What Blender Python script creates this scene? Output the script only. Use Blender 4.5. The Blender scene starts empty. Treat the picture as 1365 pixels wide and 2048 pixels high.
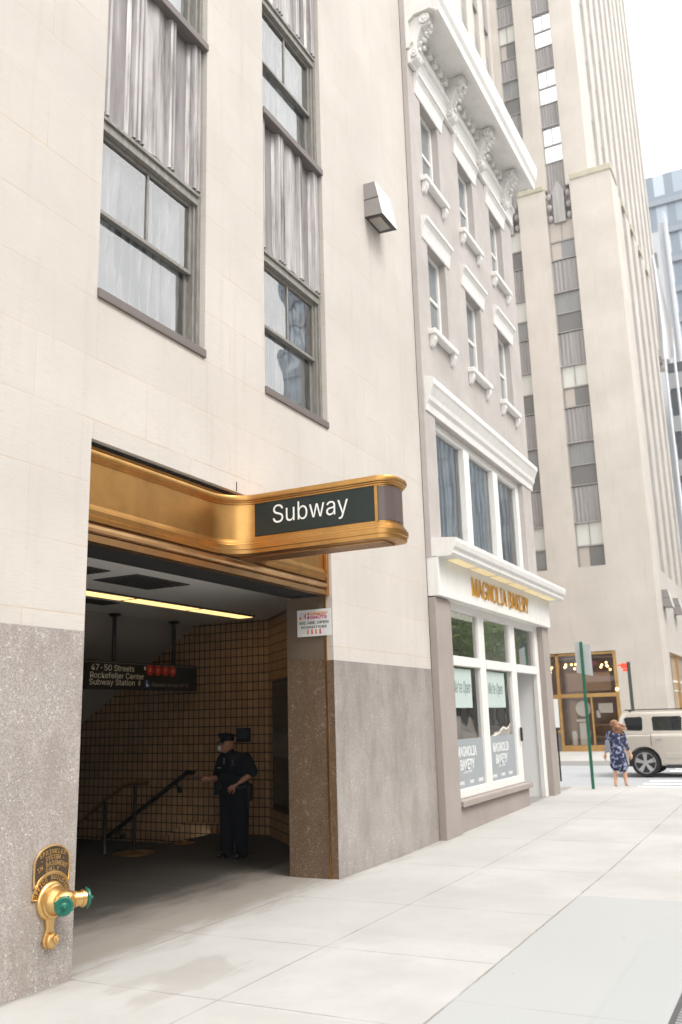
import bpy, bmesh, math, random
from mathutils import Vector, Matrix
random.seed(7)
PI = math.pi
sc = bpy.context.scene
col = sc.collection

# ------------------------------------------------------------------ camera
cam_d = bpy.data.cameras.new('camera')
cam = bpy.data.objects.new('camera', cam_d)
col.objects.link(cam)
yaw, pit, roll = math.radians(26.94403802), math.radians(13.08512482), math.radians(-1.58288791)
F = Vector((math.cos(yaw)*math.cos(pit), math.sin(yaw)*math.cos(pit), math.sin(pit)))
R0 = Vector((math.sin(yaw), -math.cos(yaw), 0)); U0 = R0.cross(F)
R = R0*math.cos(roll)+U0*math.sin(roll); U = U0*math.cos(roll)-R0*math.sin(roll)
m = Matrix((R, U, -F)).transposed().to_4x4(); m.translation = Vector((0, -5.14, 1.84))
cam.matrix_world = m
cam_d.sensor_fit = 'HORIZONTAL'; cam_d.sensor_width = 24.0
cam_d.lens = 24.0*1771.96/1365.0
cam_d.clip_start = 0.05; cam_d.clip_end = 3000
cam_d.dof.use_dof = True; cam_d.dof.focus_distance = 8.6; cam_d.dof.aperture_fstop = 1.9
sc.camera = cam

# ------------------------------------------------------------------ world and sun
SUN_EL, SUN_AZ = math.radians(56), math.radians(196)      # azimuth clockwise from +Y; the sun stands over the street, soft
w = bpy.data.worlds.new("World"); sc.world = w; w.use_nodes = True
nt = w.node_tree; nt.nodes.clear()
sky = nt.nodes.new('ShaderNodeTexSky'); sky.sky_type = 'NISHITA'; sky.sun_disc = False
sky.sun_elevation = SUN_EL; sky.sun_rotation = SUN_AZ; sky.dust_density = 4.0; sky.air_density = 1.0
hs = nt.nodes.new('ShaderNodeHueSaturation'); hs.inputs['Saturation'].default_value = 0.12
mxs = nt.nodes.new('ShaderNodeMix'); mxs.data_type = 'RGBA'; mxs.inputs[0].default_value = 0.55
mxs.inputs[7].default_value = (13.0, 12.9, 12.6, 1)          # even cloud veil over the sky
bg = nt.nodes.new('ShaderNodeBackground'); bg.inputs['Strength'].default_value = 0.13
ow = nt.nodes.new('ShaderNodeOutputWorld')
nt.links.new(sky.outputs[0], hs.inputs['Color']); nt.links.new(hs.outputs[0], mxs.inputs[6])
nt.links.new(mxs.outputs[2], bg.inputs[0]); nt.links.new(bg.outputs[0], ow.inputs[0])
sd = bpy.data.lights.new('sun', 'SUN'); sd.energy = 1.4; sd.angle = math.radians(24); sd.color = (1, .96, .9)
sun = bpy.data.objects.new('sun', sd); col.objects.link(sun)
sdir = Vector((math.sin(SUN_AZ)*math.cos(SUN_EL), math.cos(SUN_AZ)*math.cos(SUN_EL), math.sin(SUN_EL)))
sun.rotation_euler = sdir.to_track_quat('Z', 'Y').to_euler(); sun.location = (0, -10, 40)
sc.view_settings.view_transform = 'Standard'; sc.view_settings.look = 'None'
sc.view_settings.exposure = 0.90; sc.view_settings.gamma = 1.0
sc.render.film_transparent = False
try:
    sc.cycles.max_bounces = 8; sc.cycles.diffuse_bounces = 4; sc.cycles.glossy_bounces = 4
    sc.cycles.transparent_max_bounces = 16; sc.cycles.use_denoising = True
except Exception: pass

# ------------------------------------------------------------------ helpers
LOC = {}
class MB:
    def __init__(s): s.v = []; s.f = []
    def add(s, vs, fs):
        n = len(s.v); s.v += [tuple(p) for p in vs]; s.f += [tuple(i+n for i in f) for f in fs]; return s
    def box(s, x0, x1, y0, y1, z0, z1):
        v = [(x, y, z) for x in (x0, x1) for y in (y0, y1) for z in (z0, z1)]
        return s.add(v, [(0,1,3,2), (4,6,7,5), (0,4,5,1), (2,3,7,6), (0,2,6,4), (1,5,7,3)])
    def quad(s, a, b, c, d): return s.add([a, b, c, d], [(0,1,2,3)])
    def prism(s, pts, axis, a0, a1):
        # pts: 2-D polygon; axis 'x': (y,z), 'y': (x,z), 'z': (x,y)
        def P(p, a): return {'x': (a, p[0], p[1]), 'y': (p[0], a, p[1]), 'z': (p[0], p[1], a)}[axis]
        n = len(pts)
        return s.add([P(p, a0) for p in pts]+[P(p, a1) for p in pts],
                     [tuple(range(n))[::-1], tuple(range(n, 2*n))]+[(i, (i+1) % n, (i+1) % n+n, i+n) for i in range(n)])
    def tube(s, p0, p1, r0, r1=None, n=16, cap=True):
        p0, p1 = Vector(p0), Vector(p1); r1 = r0 if r1 is None else r1
        d = (p1-p0).normalized(); a = d.orthogonal().normalized(); b = d.cross(a)
        vs = [p+(a*math.cos(t)+b*math.sin(t))*r for p, r in ((p0, r0), (p1, r1)) for t in [2*PI*i/n for i in range(n)]]
        fs = [(i, (i+1) % n, (i+1) % n+n, i+n) for i in range(n)]
        if cap: fs += [tuple(range(n))[::-1], tuple(range(n, 2*n))]
        return s.add(vs, fs)
    def path(s, pts, r, n=12):
        for a, b in zip(pts, pts[1:]): s.tube(a, b, r, n=n)
        for p in pts[1:-1]: s.ball(p, r*1.0, n)
        return s
    def lathe(s, o, d, prof, n=32, cap=True):
        o, d = Vector(o), Vector(d).normalized(); a = Vector((0, 0, 1))
        if abs(a.dot(d)) > .9: a = Vector((1, 0, 0))
        a = (a-d*a.dot(d)).normalized(); b = d.cross(a); vs = []; fs = []
        for h, r in prof:
            for i in range(n):
                t = 2*PI*i/n; vs.append(o+d*h+(a*math.cos(t)+b*math.sin(t))*r)
        for k in range(len(prof)-1):
            for i in range(n):
                fs.append((k*n+i, k*n+(i+1) % n, (k+1)*n+(i+1) % n, (k+1)*n+i))
        if cap: fs.append(tuple(range(n))[::-1]); fs.append(tuple(range((len(prof)-1)*n, len(prof)*n)))
        return s.add(vs, fs)
    def ball(s, c, r, n=16, sx=1, sy=1, sz=1):
        vs = []; fs = []; m_ = max(6, n//2)
        for j in range(1, m_):
            ph = PI*j/m_
            for i in range(n):
                t = 2*PI*i/n
                vs.append((c[0]+r*sx*math.sin(ph)*math.cos(t), c[1]+r*sy*math.sin(ph)*math.sin(t), c[2]+r*sz*math.cos(ph)))
        for j in range(m_-2):
            for i in range(n): fs.append((j*n+i, (j+1)*n+i, (j+1)*n+(i+1) % n, j*n+(i+1) % n))
        k = len(vs); vs += [(c[0], c[1], c[2]+r*sz), (c[0], c[1], c[2]-r*sz)]
        for i in range(n):
            fs.append((k, i, (i+1) % n)); fs.append((k+1, (m_-2)*n+(i+1) % n, (m_-2)*n+i))
        return s.add(vs, fs)
    def loft(s, rings, cap=True):
        n = len(rings[0]); vs = [p for r in rings for p in r]; fs = []
        for k in range(len(rings)-1):
            for i in range(n): fs.append((k*n+i, k*n+(i+1) % n, (k+1)*n+(i+1) % n, (k+1)*n+i))
        if cap: fs += [tuple(range(n))[::-1], tuple(range((len(rings)-1)*n, len(rings)*n))]
        return s.add(vs, fs)
    def sheet(s, rows):
        n = len(rows[0]); vs = [p for r in rows for p in r]
        return s.add(vs, [(k*n+i, k*n+i+1, (k+1)*n+i+1, (k+1)*n+i) for k in range(len(rows)-1) for i in range(n-1)])
    def build(s, name, mat, parent=None, bevel=0, smooth=False, fix=True, seg=2):
        me = bpy.data.meshes.new(name)
        o = bpy.data.objects.new(name, me); col.objects.link(o)
        off = Vector((0, 0, 0))
        if parent is not None: off = LOC.get(parent.name, off)
        LOC[o.name] = off
        me.from_pydata([tuple(Vector(p)-off) for p in s.v], [], s.f)
        if fix:
            bm = bmesh.new(); bm.from_mesh(me); bmesh.ops.recalc_face_normals(bm, faces=bm.faces); bm.to_mesh(me); bm.free()
        if parent is not None: o.parent = parent
        for mm in (mat if isinstance(mat, (list, tuple)) else [mat]): me.materials.append(mm)
        if smooth:
            for p in me.polygons: p.use_smooth = True
            try: me.set_sharp_from_angle(angle=math.radians(40))
            except Exception: pass
        if bevel:
            b = o.modifiers.new('edge', 'BEVEL'); b.width = bevel; b.segments = seg; b.limit_method = 'ANGLE'; b.angle_limit = math.radians(35)
            b.harden_normals = False
        return o

def tag(o, label=None, cat=None, group=None, kind=None):
    if label: o['label'] = label
    if cat: o['category'] = cat
    if group: o['group'] = group
    if kind: o['kind'] = kind
    return o
def thing(name, label, cat, loc=(0, 0, 0), group=None):
    o = bpy.data.objects.new(name, None); col.objects.link(o); o.location = loc; o.empty_display_size = .2
    LOC[o.name] = Vector(loc); return tag(o, label, cat, group)
def copy_tree(o, parent=None):
    c = o.copy(); col.objects.link(c); c.parent = parent; LOC[c.name] = LOC.get(o.name, Vector((0, 0, 0)))
    for ch in [x for x in bpy.data.objects if x.parent == o and x.name != c.name]: copy_tree(ch, c)
    return c

FONT = None
try:
    import os
    _fp = os.path.join(bpy.utils.system_resource('DATAFILES'), 'fonts', 'Inter.woff2')
    if os.path.exists(_fp): FONT = bpy.data.fonts.load(_fp)      # the grotesque that ships inside Blender itself; the built-in face is used when it is missing
except Exception: FONT = None
def text_mb(s, size, ext=0.001, align='CENTER', bold=0.0, sx=1.0, shear=0.0, space=1.0, res=3):
    cu = bpy.data.curves.new('t', 'FONT'); cu.body = s; cu.size = size*(.93 if FONT else 1)
    if FONT: cu.font = FONT
    cu.extrude = ext; cu.align_x = align
    cu.align_y = 'CENTER'; cu.offset = bold; cu.shear = shear; cu.space_character = space; cu.resolution_u = res
    t = bpy.data.objects.new('t', cu); col.objects.link(t)
    dg = bpy.context.evaluated_depsgraph_get(); me = bpy.data.meshes.new_from_object(t.evaluated_get(dg))
    mb = MB(); mb.add([(v.co.x*sx, v.co.y, v.co.z) for v in me.vertices], [tuple(p.vertices) for p in me.polygons])
    bpy.data.objects.remove(t); bpy.data.curves.remove(cu); bpy.data.meshes.remove(me)
    return mb
def fit(t, w_=None, h_=None):
    xs_ = [v[0] for v in t.v]; ys_ = [v[1] for v in t.v]; ax, ay = max(xs_)-min(xs_), max(ys_)-min(ys_)
    kx = w_/ax if w_ else None; ky = h_/ay if h_ else None; kx = kx or ky or 1; ky = ky or kx; cy = (max(ys_)+min(ys_))/2
    t.v = [(x*kx, (y-cy)*ky, z) for x, y, z in t.v]; return t
def place(mb, o, ex, ey, into=None):
    """lay a flat shape (x,y,z) on the plane through o spanned by ex, ey"""
    o, ex, ey = Vector(o), Vector(ex).normalized(), Vector(ey).normalized(); ez = ex.cross(ey)
    r = MB(); r.v = [tuple(o+ex*p[0]+ey*p[1]+ez*p[2]) for p in mb.v]; r.f = list(mb.f)
    if into is not None: into.add(r.v, r.f); return into
    return r

# ------------------------------------------------------------------ materials
def mat(name, colr=(.5, .5, .5), rough=.6, metal=0.0, spec=.5, emit=None, es=0):
    m_ = bpy.data.materials.new(name); m_.use_nodes = True
    b = m_.node_tree.nodes['Principled BSDF']
    b.inputs['Base Color'].default_value = (*colr, 1); b.inputs['Roughness'].default_value = rough
    b.inputs['Metallic'].default_value = metal; b.inputs['Specular IOR Level'].default_value = spec
    if emit: b.inputs['Emission Color'].default_value = (*emit, 1); b.inputs['Emission Strength'].default_value = es
    return m_
def N(m_, t, **k):
    n = m_.node_tree.nodes.new(t)
    for a, b in k.items(): setattr(n, a, b)
    return n
def L(m_, a, b): m_.node_tree.links.new(a, b)
def pos(m_): return N(m_, 'ShaderNodeNewGeometry').outputs['Position']
def mapping(m_, vec, sc_=(1, 1, 1), loc=(0, 0, 0)):
    n = N(m_, 'ShaderNodeMapping'); n.inputs['Scale'].default_value = sc_; n.inputs['Location'].default_value = loc; L(m_, vec, n.inputs[0]); return n.outputs[0]
def noise(m_, vec, scale, detail=4, rough=.55, dist=0):
    n = N(m_, 'ShaderNodeTexNoise'); n.inputs['Scale'].default_value = scale; n.inputs['Detail'].default_value = detail
    n.inputs['Roughness'].default_value = rough; n.inputs['Distortion'].default_value = dist; L(m_, vec, n.inputs['Vector']); return n.outputs['Fac']
def ramp(m_, fac, stops):
    n = N(m_, 'ShaderNodeValToRGB'); cr = n.color_ramp
    while len(cr.elements) < len(stops): cr.elements.new(.5)
    for e, (p, c) in zip(cr.elements, stops):
        e.position = p; e.color = (*c, 1) if len(c) == 3 else c
    L(m_, fac, n.inputs[0]); return n.outputs[0]
def mix(m_, fac, a, b, mode='MIX'):
    n = N(m_, 'ShaderNodeMix'); n.data_type = 'RGBA'; n.blend_type = mode
    if isinstance(fac, (int, float)): n.inputs[0].default_value = fac
    else: L(m_, fac, n.inputs[0])
    for i, x in ((6, a), (7, b)):
        if isinstance(x, tuple): n.inputs[i].default_value = (*x, 1) if len(x) == 3 else x
        else: L(m_, x, n.inputs[i])
    return n.outputs[2]
def math_(m_, op, a, b=0.0, c=None):
    n = N(m_, 'ShaderNodeMath'); n.operation = op
    for i, x in enumerate((a, b) if c is None else (a, b, c)):
        if isinstance(x, (int, float)): n.inputs[i].default_value = x
        else: L(m_, x, n.inputs[i])
    return n.outputs[0]
def setc(m_, c): L(m_, c, m_.node_tree.nodes['Principled BSDF'].inputs['Base Color'])
def setr(m_, c): L(m_, c, m_.node_tree.nodes['Principled BSDF'].inputs['Roughness'])
def bump(m_, h, strength=.3, dist=.01):
    n = N(m_, 'ShaderNodeBump'); n.inputs['Strength'].default_value = strength; n.inputs['Distance'].default_value = dist
    L(m_, h, n.inputs['Height']); L(m_, n.outputs[0], m_.node_tree.nodes['Principled BSDF'].inputs['Normal'])
def sep(m_, vec):
    n = N(m_, 'ShaderNodeSeparateXYZ'); L(m_, vec, n.inputs[0]); return n.outputs
def comb(m_, x, y, z=0.0):
    n = N(m_, 'ShaderNodeCombineXYZ')
    for i, a in enumerate((x, y, z)):
        if isinstance(a, (int, float)): n.inputs[i].default_value = a
        else: L(m_, a, n.inputs[i])
    return n.outputs[0]
def brick(m_, vec, bw, rh, mortar, offs=.5, smooth=.1):
    n = N(m_, 'ShaderNodeTexBrick'); n.offset = offs; n.inputs['Scale'].default_value = 1; n.inputs['Brick Width'].default_value = bw
    n.inputs['Row Height'].default_value = rh; n.inputs['Mortar Size'].default_value = mortar; n.inputs['Mortar Smooth'].default_value = smooth
    n.inputs['Color1'].default_value = (0, 0, 0, 1); n.inputs['Color2'].default_value = (1, 1, 1, 1); n.inputs['Mortar'].default_value = (.5, .5, .5, 1)
    L(m_, vec, n.inputs['Vector']); return n.outputs['Color'], n.outputs['Fac']

def limestone(name, base=(.55, .512, .475), joint=(.50, .36, .22), bw=1.37, rh=.56, axis='x', zo=.09, jam=.62):
    m_ = mat(name, base, .85, spec=.25); p = pos(m_); s_ = sep(m_, p)
    h = s_[0] if axis == 'x' else s_[1]
    v = comb(m_, h, math_(m_, 'ADD', s_[2], zo))
    bc, bf = brick(m_, v, bw, rh, .006, .5, .3)
    big = noise(m_, p, .6, 5); fine = noise(m_, mapping(m_, p, (3, 3, 26)), 2.2, 6, .65); grit = noise(m_, p, 60, 3)
    c = mix(m_, ramp(m_, big, [(.35, (0, 0, 0)), (.7, (1, 1, 1))]), tuple(x*.92 for x in base), tuple(min(1, x*1.06) for x in base))
    c = mix(m_, math_(m_, 'MULTIPLY', ramp(m_, fine, [(.50, (0, 0, 0)), (.72, (1, 1, 1))]), .55), c, (base[0]*.86, base[1]*.8, base[2]*.72))
    tone = N(m_, 'ShaderNodeSeparateColor'); L(m_, bc, tone.inputs[0])
    c = mix(m_, math_(m_, 'MULTIPLY', tone.outputs[0], .22), c, (base[0]*.8, base[1]*.78, base[2]*.76))
    gap = noise(m_, p, 1.3, 3)
    run = noise(m_, mapping(m_, p, (5, 5, .35)), 1.4, 5, .6)
    c = mix(m_, math_(m_, 'MULTIPLY', ramp(m_, run, [(.54, (0, 0, 0)), (.74, (1, 1, 1))]), .30), c, (base[0]*.72, base[1]*.68, base[2]*.64))
    c = mix(m_, math_(m_, 'MULTIPLY', bf, math_(m_, 'MULTIPLY', ramp(m_, gap, [(.38, (.15,)*3), (.62, (1, 1, 1))]), jam)), c, joint)
    setc(m_, c)
    bump(m_, math_(m_, 'ADD', math_(m_, 'MULTIPLY', grit, .4), math_(m_, 'ADD', math_(m_, 'MULTIPLY', fine, .8), math_(m_, 'MULTIPLY', bf, -1.2))), .25, .006)
    return m_
M = {}
M['lime'] = limestone('limestone')
M['lime_side'] = limestone('limestone_side', axis='y')
M['lime_far'] = limestone('tower_limestone', (.56, .52, .475), (.5, .41, .32), 2.4, .95, 'y', jam=.22)
M['lime_far_side'] = limestone('tower_limestone_side', (.52, .49, .455), (.42, .38, .33), 2.4, .95, 'x', jam=.15)

def granite(name, a, b, c, d, rough=.45, big=.25):
    m_ = mat(name, a, rough, spec=.4); p = pos(m_)
    n1 = noise(m_, p, 75, 3, .7); n2 = noise(m_, p, 190, 2, .6); n3 = noise(m_, mapping(m_, p, (1, 1, .6)), 1.4, 5, .6)
    vo = N(m_, 'ShaderNodeTexVoronoi'); vo.inputs['Scale'].default_value = 55; L(m_, p, vo.inputs['Vector'])
    vc = N(m_, 'ShaderNodeSeparateColor'); L(m_, vo.outputs['Color'], vc.inputs[0])
    col_ = mix(m_, ramp(m_, n1, [(.40, (0, 0, 0)), (.60, (1, 1, 1))]), a, b)
    col_ = mix(m_, ramp(m_, n2, [(.54, (0, 0, 0)), (.64, (1, 1, 1))]), col_, c)
    spk = math_(m_, 'MULTIPLY', math_(m_, 'GREATER_THAN', vc.outputs[0], .93), math_(m_, 'LESS_THAN', vo.outputs['Distance'], .42))
    col_ = mix(m_, math_(m_, 'MULTIPLY', spk, .75), col_, d)
    col_ = mix(m_, math_(m_, 'MULTIPLY', ramp(m_, n3, [(.42, (0, 0, 0)), (.7, (1, 1, 1))]), big), col_, tuple(x*.5 for x in a))
    n4 = noise(m_, mapping(m_, p, (2.2, 2.2, .8)), 1.7, 6, .65, .3); n5 = noise(m_, p, 11, 4, .7)
    col_ = mix(m_, math_(m_, 'MULTIPLY', ramp(m_, n4, [(.48, (0, 0, 0)), (.62, (1, 1, 1))]), .46), col_, (a[0]*.62, a[1]*.56, a[2]*.52))
    col_ = mix(m_, math_(m_, 'MULTIPLY', ramp(m_, n5, [(.60, (0, 0, 0)), (.70, (1, 1, 1))]), .30), col_, d)
    setc(m_, col_); bump(m_, n1, .15, .002); return m_
M['granite'] = granite('granite', (.40, .36, .335), (.23, .20, .185), (.50, .465, .435), (.66, .62, .57), .55)
M['granite_smooth'] = granite('granite_polished', (.36, .33, .31), (.27, .24, .225), (.41, .38, .36), (.58, .55, .52), .26, .6)
M['granite_jamb_shade'] = granite('granite_jamb_shade', (.19, .125, .078), (.075, .046, .030), (.34, .25, .18), (.62, .52, .42), .3)  # same granite darkened, the shade of the reveal put into its colour

# pavement
def pavement():
    m_ = mat('pavement', (.55, .54, .52), .85, spec=.3); p = pos(m_); s_ = sep(m_, p)
    X, Y = s_[0], s_[1]
    big = noise(m_, p, .8, 6, .6); fine = noise(m_, p, 40, 3); mid = noise(m_, p, 6, 4, .65)
    c = mix(m_, ramp(m_, big, [(.35, (0, 0, 0)), (.65, (1, 1, 1))]), (.385, .378, .366), (.455, .449, .438))
    bcs, bfs = brick(m_, comb(m_, math_(m_, 'ADD', X, .9), Y), 2.1, 1.47, .0, 0, 0); ts = N(m_, 'ShaderNodeSeparateColor'); L(m_, bcs, ts.inputs[0])
    c = mix(m_, math_(m_, 'MULTIPLY', ts.outputs[0], .5), c, (.38, .37, .35))
    c = mix(m_, math_(m_, 'MULTIPLY', ramp(m_, mid, [(.5, (0, 0, 0)), (.8, (1, 1, 1))]), .25), c, (.32, .30, .27))
    # the greyer concrete bay beyond the long joint
    gb = math_(m_, 'MULTIPLY', math_(m_, 'LESS_THAN', Y, -2.8), math_(m_, 'LESS_THAN', X, 9.75))
    c = mix(m_, math_(m_, 'MULTIPLY', gb, .85), c, (.365, .375, .372))
    gb2 = math_(m_, 'MULTIPLY', math_(m_, 'LESS_THAN', Y, -3.72), math_(m_, 'LESS_THAN', X, 8.1))
    c = mix(m_, math_(m_, 'MULTIPLY', gb2, .5), c, (.35, .365, .375))
    # worn, walked-on dirt at the entrance, with the shade inside painted into the colour
    def band(v, a, b, soft): # smooth 1 inside a..b
        n1 = N(m_, 'ShaderNodeMapRange'); n1.interpolation_type = 'SMOOTHSTEP'; n1.inputs[1].default_value = a-soft; n1.inputs[2].default_value = a+soft; L(m_, v, n1.inputs[0])
        n2 = N(m_, 'ShaderNodeMapRange'); n2.interpolation_type = 'SMOOTHSTEP'; n2.inputs[1].default_value = b-soft; n2.inputs[2].default_value = b+soft; n2.inputs[3].default_value = 1; n2.inputs[4].default_value = 0; L(m_, v, n2.inputs[0])
        return math_(m_, 'MULTIPLY', n1.outputs[0], n2.outputs[0])
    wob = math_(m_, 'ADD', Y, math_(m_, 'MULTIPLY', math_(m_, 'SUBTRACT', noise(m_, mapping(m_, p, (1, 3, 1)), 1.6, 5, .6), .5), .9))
    dirt_shade = math_(m_, 'MULTIPLY', band(wob, .05, 30, .35), band(X, 4.5, 14, .4))
    c = mix(m_, math_(m_, 'MULTIPLY', dirt_shade, .86), c, (.225, .195, .165))
    inner_shade = N(m_, 'ShaderNodeMapRange'); inner_shade.interpolation_type = 'SMOOTHSTEP'; inner_shade.inputs[1].default_value = .5; inner_shade.inputs[2].default_value = 1.7; L(m_, wob, inner_shade.inputs[0])
    c = mix(m_, math_(m_, 'MULTIPLY', math_(m_, 'MULTIPLY', inner_shade.outputs[0], band(X, 3, 14, .3)), .95), c, (.032, .028, .024))  # deep shade of the hall painted into the floor
    # old spill
    sp = N(m_, 'ShaderNodeVectorMath'); sp.operation = 'SUBTRACT'; L(m_, p, sp.inputs[0]); sp.inputs[1].default_value = (5.85, -.78, 0)
    sp2 = mapping(m_, sp.outputs[0], (1.45, 2.3, 0)); ln = N(m_, 'ShaderNodeVectorMath'); ln.operation = 'LENGTH'; L(m_, sp2, ln.inputs[0])
    st = math_(m_, 'ADD', ln.outputs['Value'], math_(m_, 'MULTIPLY', math_(m_, 'SUBTRACT', noise(m_, mapping(m_, p, (1.3, 3.2, 1), (3, 0, 0)), 1.1, 3, .5, .4), .5), 2.2))
    c = mix(m_, math_(m_, 'MULTIPLY', ramp(m_, st, [(.55, (1, 1, 1)), (.72, (.75, .75, .75)), (.80, (.25, .25, .25)), (1.0, (0, 0, 0))]), .42), c, (.29, .262, .24))
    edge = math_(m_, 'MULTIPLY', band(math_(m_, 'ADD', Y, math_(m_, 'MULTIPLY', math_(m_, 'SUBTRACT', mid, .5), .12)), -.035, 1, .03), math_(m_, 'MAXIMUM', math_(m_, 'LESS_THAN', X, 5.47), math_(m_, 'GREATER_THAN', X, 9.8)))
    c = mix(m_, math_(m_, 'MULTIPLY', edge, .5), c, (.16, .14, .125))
    # scattered gum spots
    vo = N(m_, 'ShaderNodeTexVoronoi'); vo.inputs['Scale'].default_value = 3.2; L(m_, mapping(m_, p, (1, 1, 0)), vo.inputs['Vector'])
    vc = N(m_, 'ShaderNodeSeparateColor'); L(m_, vo.outputs['Color'], vc.inputs[0])
    gum = math_(m_, 'MULTIPLY', math_(m_, 'LESS_THAN', vo.outputs['Distance'], math_(m_, 'MULTIPLY', vc.outputs[1], .075)), math_(m_, 'GREATER_THAN', vc.outputs[0], .55))
    c = mix(m_, math_(m_, 'MULTIPLY', gum, .5), c, (.2, .18, .17))
    # scored joints
    jt = None
    wx = math_(m_, 'ADD', X, math_(m_, 'MULTIPLY', Y, .1)); nz = math_(m_, 'MULTIPLY', math_(m_, 'SUBTRACT', noise(m_, p, 9, 3), .5), .018)
    def line(v, at, wd): return math_(m_, 'LESS_THAN', math_(m_, 'ABSOLUTE', math_(m_, 'SUBTRACT', math_(m_, 'ADD', v, nz), at)), wd)
    for at, w_ in ((5.45, .0065), (6.98, .0065), (8.75, .0055), (11.1, .009), (13.5, .010), (16, .012), (18.5, .014)):
        l_ = math_(m_, 'MULTIPLY', line(X, at, w_), math_(m_, 'GREATER_THAN', Y, -2.8)); jt = l_ if jt is None else math_(m_, 'MAXIMUM', jt, l_)
    for at, w_ in ((-1.33, .007), (-2.8, .0095), (.06, .008)): jt = math_(m_, 'MAXIMUM', jt, line(Y, at, w_))
    for at in (9.75, 6.05): jt = math_(m_, 'MAXIMUM', jt, math_(m_, 'MULTIPLY', math_(m_, 'MULTIPLY', line(X, at, .006), math_(m_, 'LESS_THAN', Y, -2.8)), .5))
    jt = math_(m_, 'MAXIMUM', jt, math_(m_, 'MULTIPLY', math_(m_, 'MULTIPLY', line(Y, -3.72, .02), math_(m_, 'LESS_THAN', X, 8.1)), .1))
    c = mix(m_, math_(m_, 'MULTIPLY', jt, math_(m_, 'MULTIPLY_ADD', ramp(m_, noise(m_, p, 1.7, 3), [(.36, (0, 0, 0)), (.58, (1, 1, 1))]), .42, .25)), c, (.16, .135, .12))
    setc(m_, c)
    bump(m_, math_(m_, 'ADD', math_(m_, 'MULTIPLY', fine, .5), math_(m_, 'ADD', math_(m_, 'MULTIPLY', mid, .5), math_(m_, 'MULTIPLY', jt, -2.5))), .2, .004)
    return m_
M['pavement'] = pavement()
def asphalt():
    m_ = mat('asphalt', (.3, .31, .32), .9); p = pos(m_)
    setc(m_, mix(m_, noise(m_, p, 1.2, 6, .6), (.27, .285, .30), (.38, .39, .40))); bump(m_, noise(m_, p, 60, 3), .3, .006); return m_
M['asphalt'] = asphalt()
M['road_paint'] = mat('road_paint', (.8, .8, .78), .7)
M['curb'] = mat('curb_stone', (.42, .40, .38), .8)

# metals
def bronze(name, base=(.62, .345, .115), dark=(.36, .185, .06), rough=.3, vert=False, amt=.6):
    m_ = mat(name, base, rough, 1.0); p = pos(m_)
    n1 = noise(m_, mapping(m_, p, (2, 2, 2)), 1.3, 5, .6, .4); n2 = noise(m_, mapping(m_, p, (60, 60, 1.5) if vert else (.6, .6, 40)), 3, 3)
    c = mix(m_, math_(m_, 'MULTIPLY', ramp(m_, n1, [(.40, (0, 0, 0)), (.68, (1, 1, 1))]), amt), base, dark)
    setc(m_, mix(m_, math_(m_, 'MULTIPLY', n2, .25), c, tuple(x*.7 for x in base)))
    setr(m_, math_(m_, 'ADD', math_(m_, 'MULTIPLY', n1, .22), rough-.1)); return m_
M['bronze'] = bronze('bronze', rough=.34)
M['bronze_pink'] = bronze('bronze_reddish', (.57, .345, .165), (.34, .19, .085), .36)
M['bronze_shop'] = bronze('bronze_shopfront', (.60, .38, .15), (.42, .24, .09), .4)
M['brass'] = bronze('cast_brass', (.78, .52, .22), (.60, .36, .14), .33, amt=.35)
M['black_void'] = mat('dark_shadow_gap', (.012, .011, .01), .8)
M['sign_green'] = mat('sign_dark_green', (.008, .018, .017), .35)
M['sign_black'] = mat('sign_black', (.008, .010, .010), .4)
M['white_letter'] = mat('white_letter', (.85, .84, .80), .5)
M['lens_brown'] = mat('smoked_lens', (.10, .075, .07), .25)
M['cap_green'] = mat('green_paint', (.008, .125, .085), .35)
M['plaque_brown'] = mat('plaque_field', (.055, .032, .018), .5)
M['dark_metal'] = mat('dark_metal', (.03, .032, .03), .45, .6)
M['lamp_metal'] = mat('lamp_metal', (.30, .28, .27), .5, .3)
M['lamp_white'] = mat('lamp_front', (.72, .72, .70), .35, .2)
M['lamp_lens'] = mat('lamp_lens', (.33, .30, .27), .2)
M['lamp_dark'] = mat('lamp_underside', (.045, .038, .032), .5)

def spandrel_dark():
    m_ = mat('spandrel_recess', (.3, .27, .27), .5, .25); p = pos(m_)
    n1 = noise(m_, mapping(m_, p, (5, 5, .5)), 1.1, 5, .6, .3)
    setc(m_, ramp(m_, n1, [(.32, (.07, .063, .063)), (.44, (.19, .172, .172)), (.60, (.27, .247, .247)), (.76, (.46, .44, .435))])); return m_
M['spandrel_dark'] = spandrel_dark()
def spandrel():
    m_ = mat('spandrel_metal', (.4, .37, .37), .5, .25); p = pos(m_)
    n1 = noise(m_, mapping(m_, p, (6, 6, .5)), 1.1, 6, .65, .25); n2 = noise(m_, mapping(m_, p, (26, 26, 1.1)), 1.5, 4, .6); n3 = noise(m_, p, 2.2, 4)
    c = ramp(m_, n1, [(.28, (.05, .045, .045)), (.42, (.22, .205, .20)), (.56, (.40, .375, .37)), (.74, (.52, .50, .49))])
    c = mix(m_, math_(m_, 'MULTIPLY', ramp(m_, n2, [(.45, (0, 0, 0)), (.62, (1, 1, 1))]), .4), c, (.48, .46, .45))
    c = mix(m_, math_(m_, 'MULTIPLY', ramp(m_, n3, [(.5, (0, 0, 0)), (.7, (1, 1, 1))]), .3), c, (.28, .23, .235))
    setc(m_, c); return m_
M['spandrel'] = spandrel()
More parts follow.
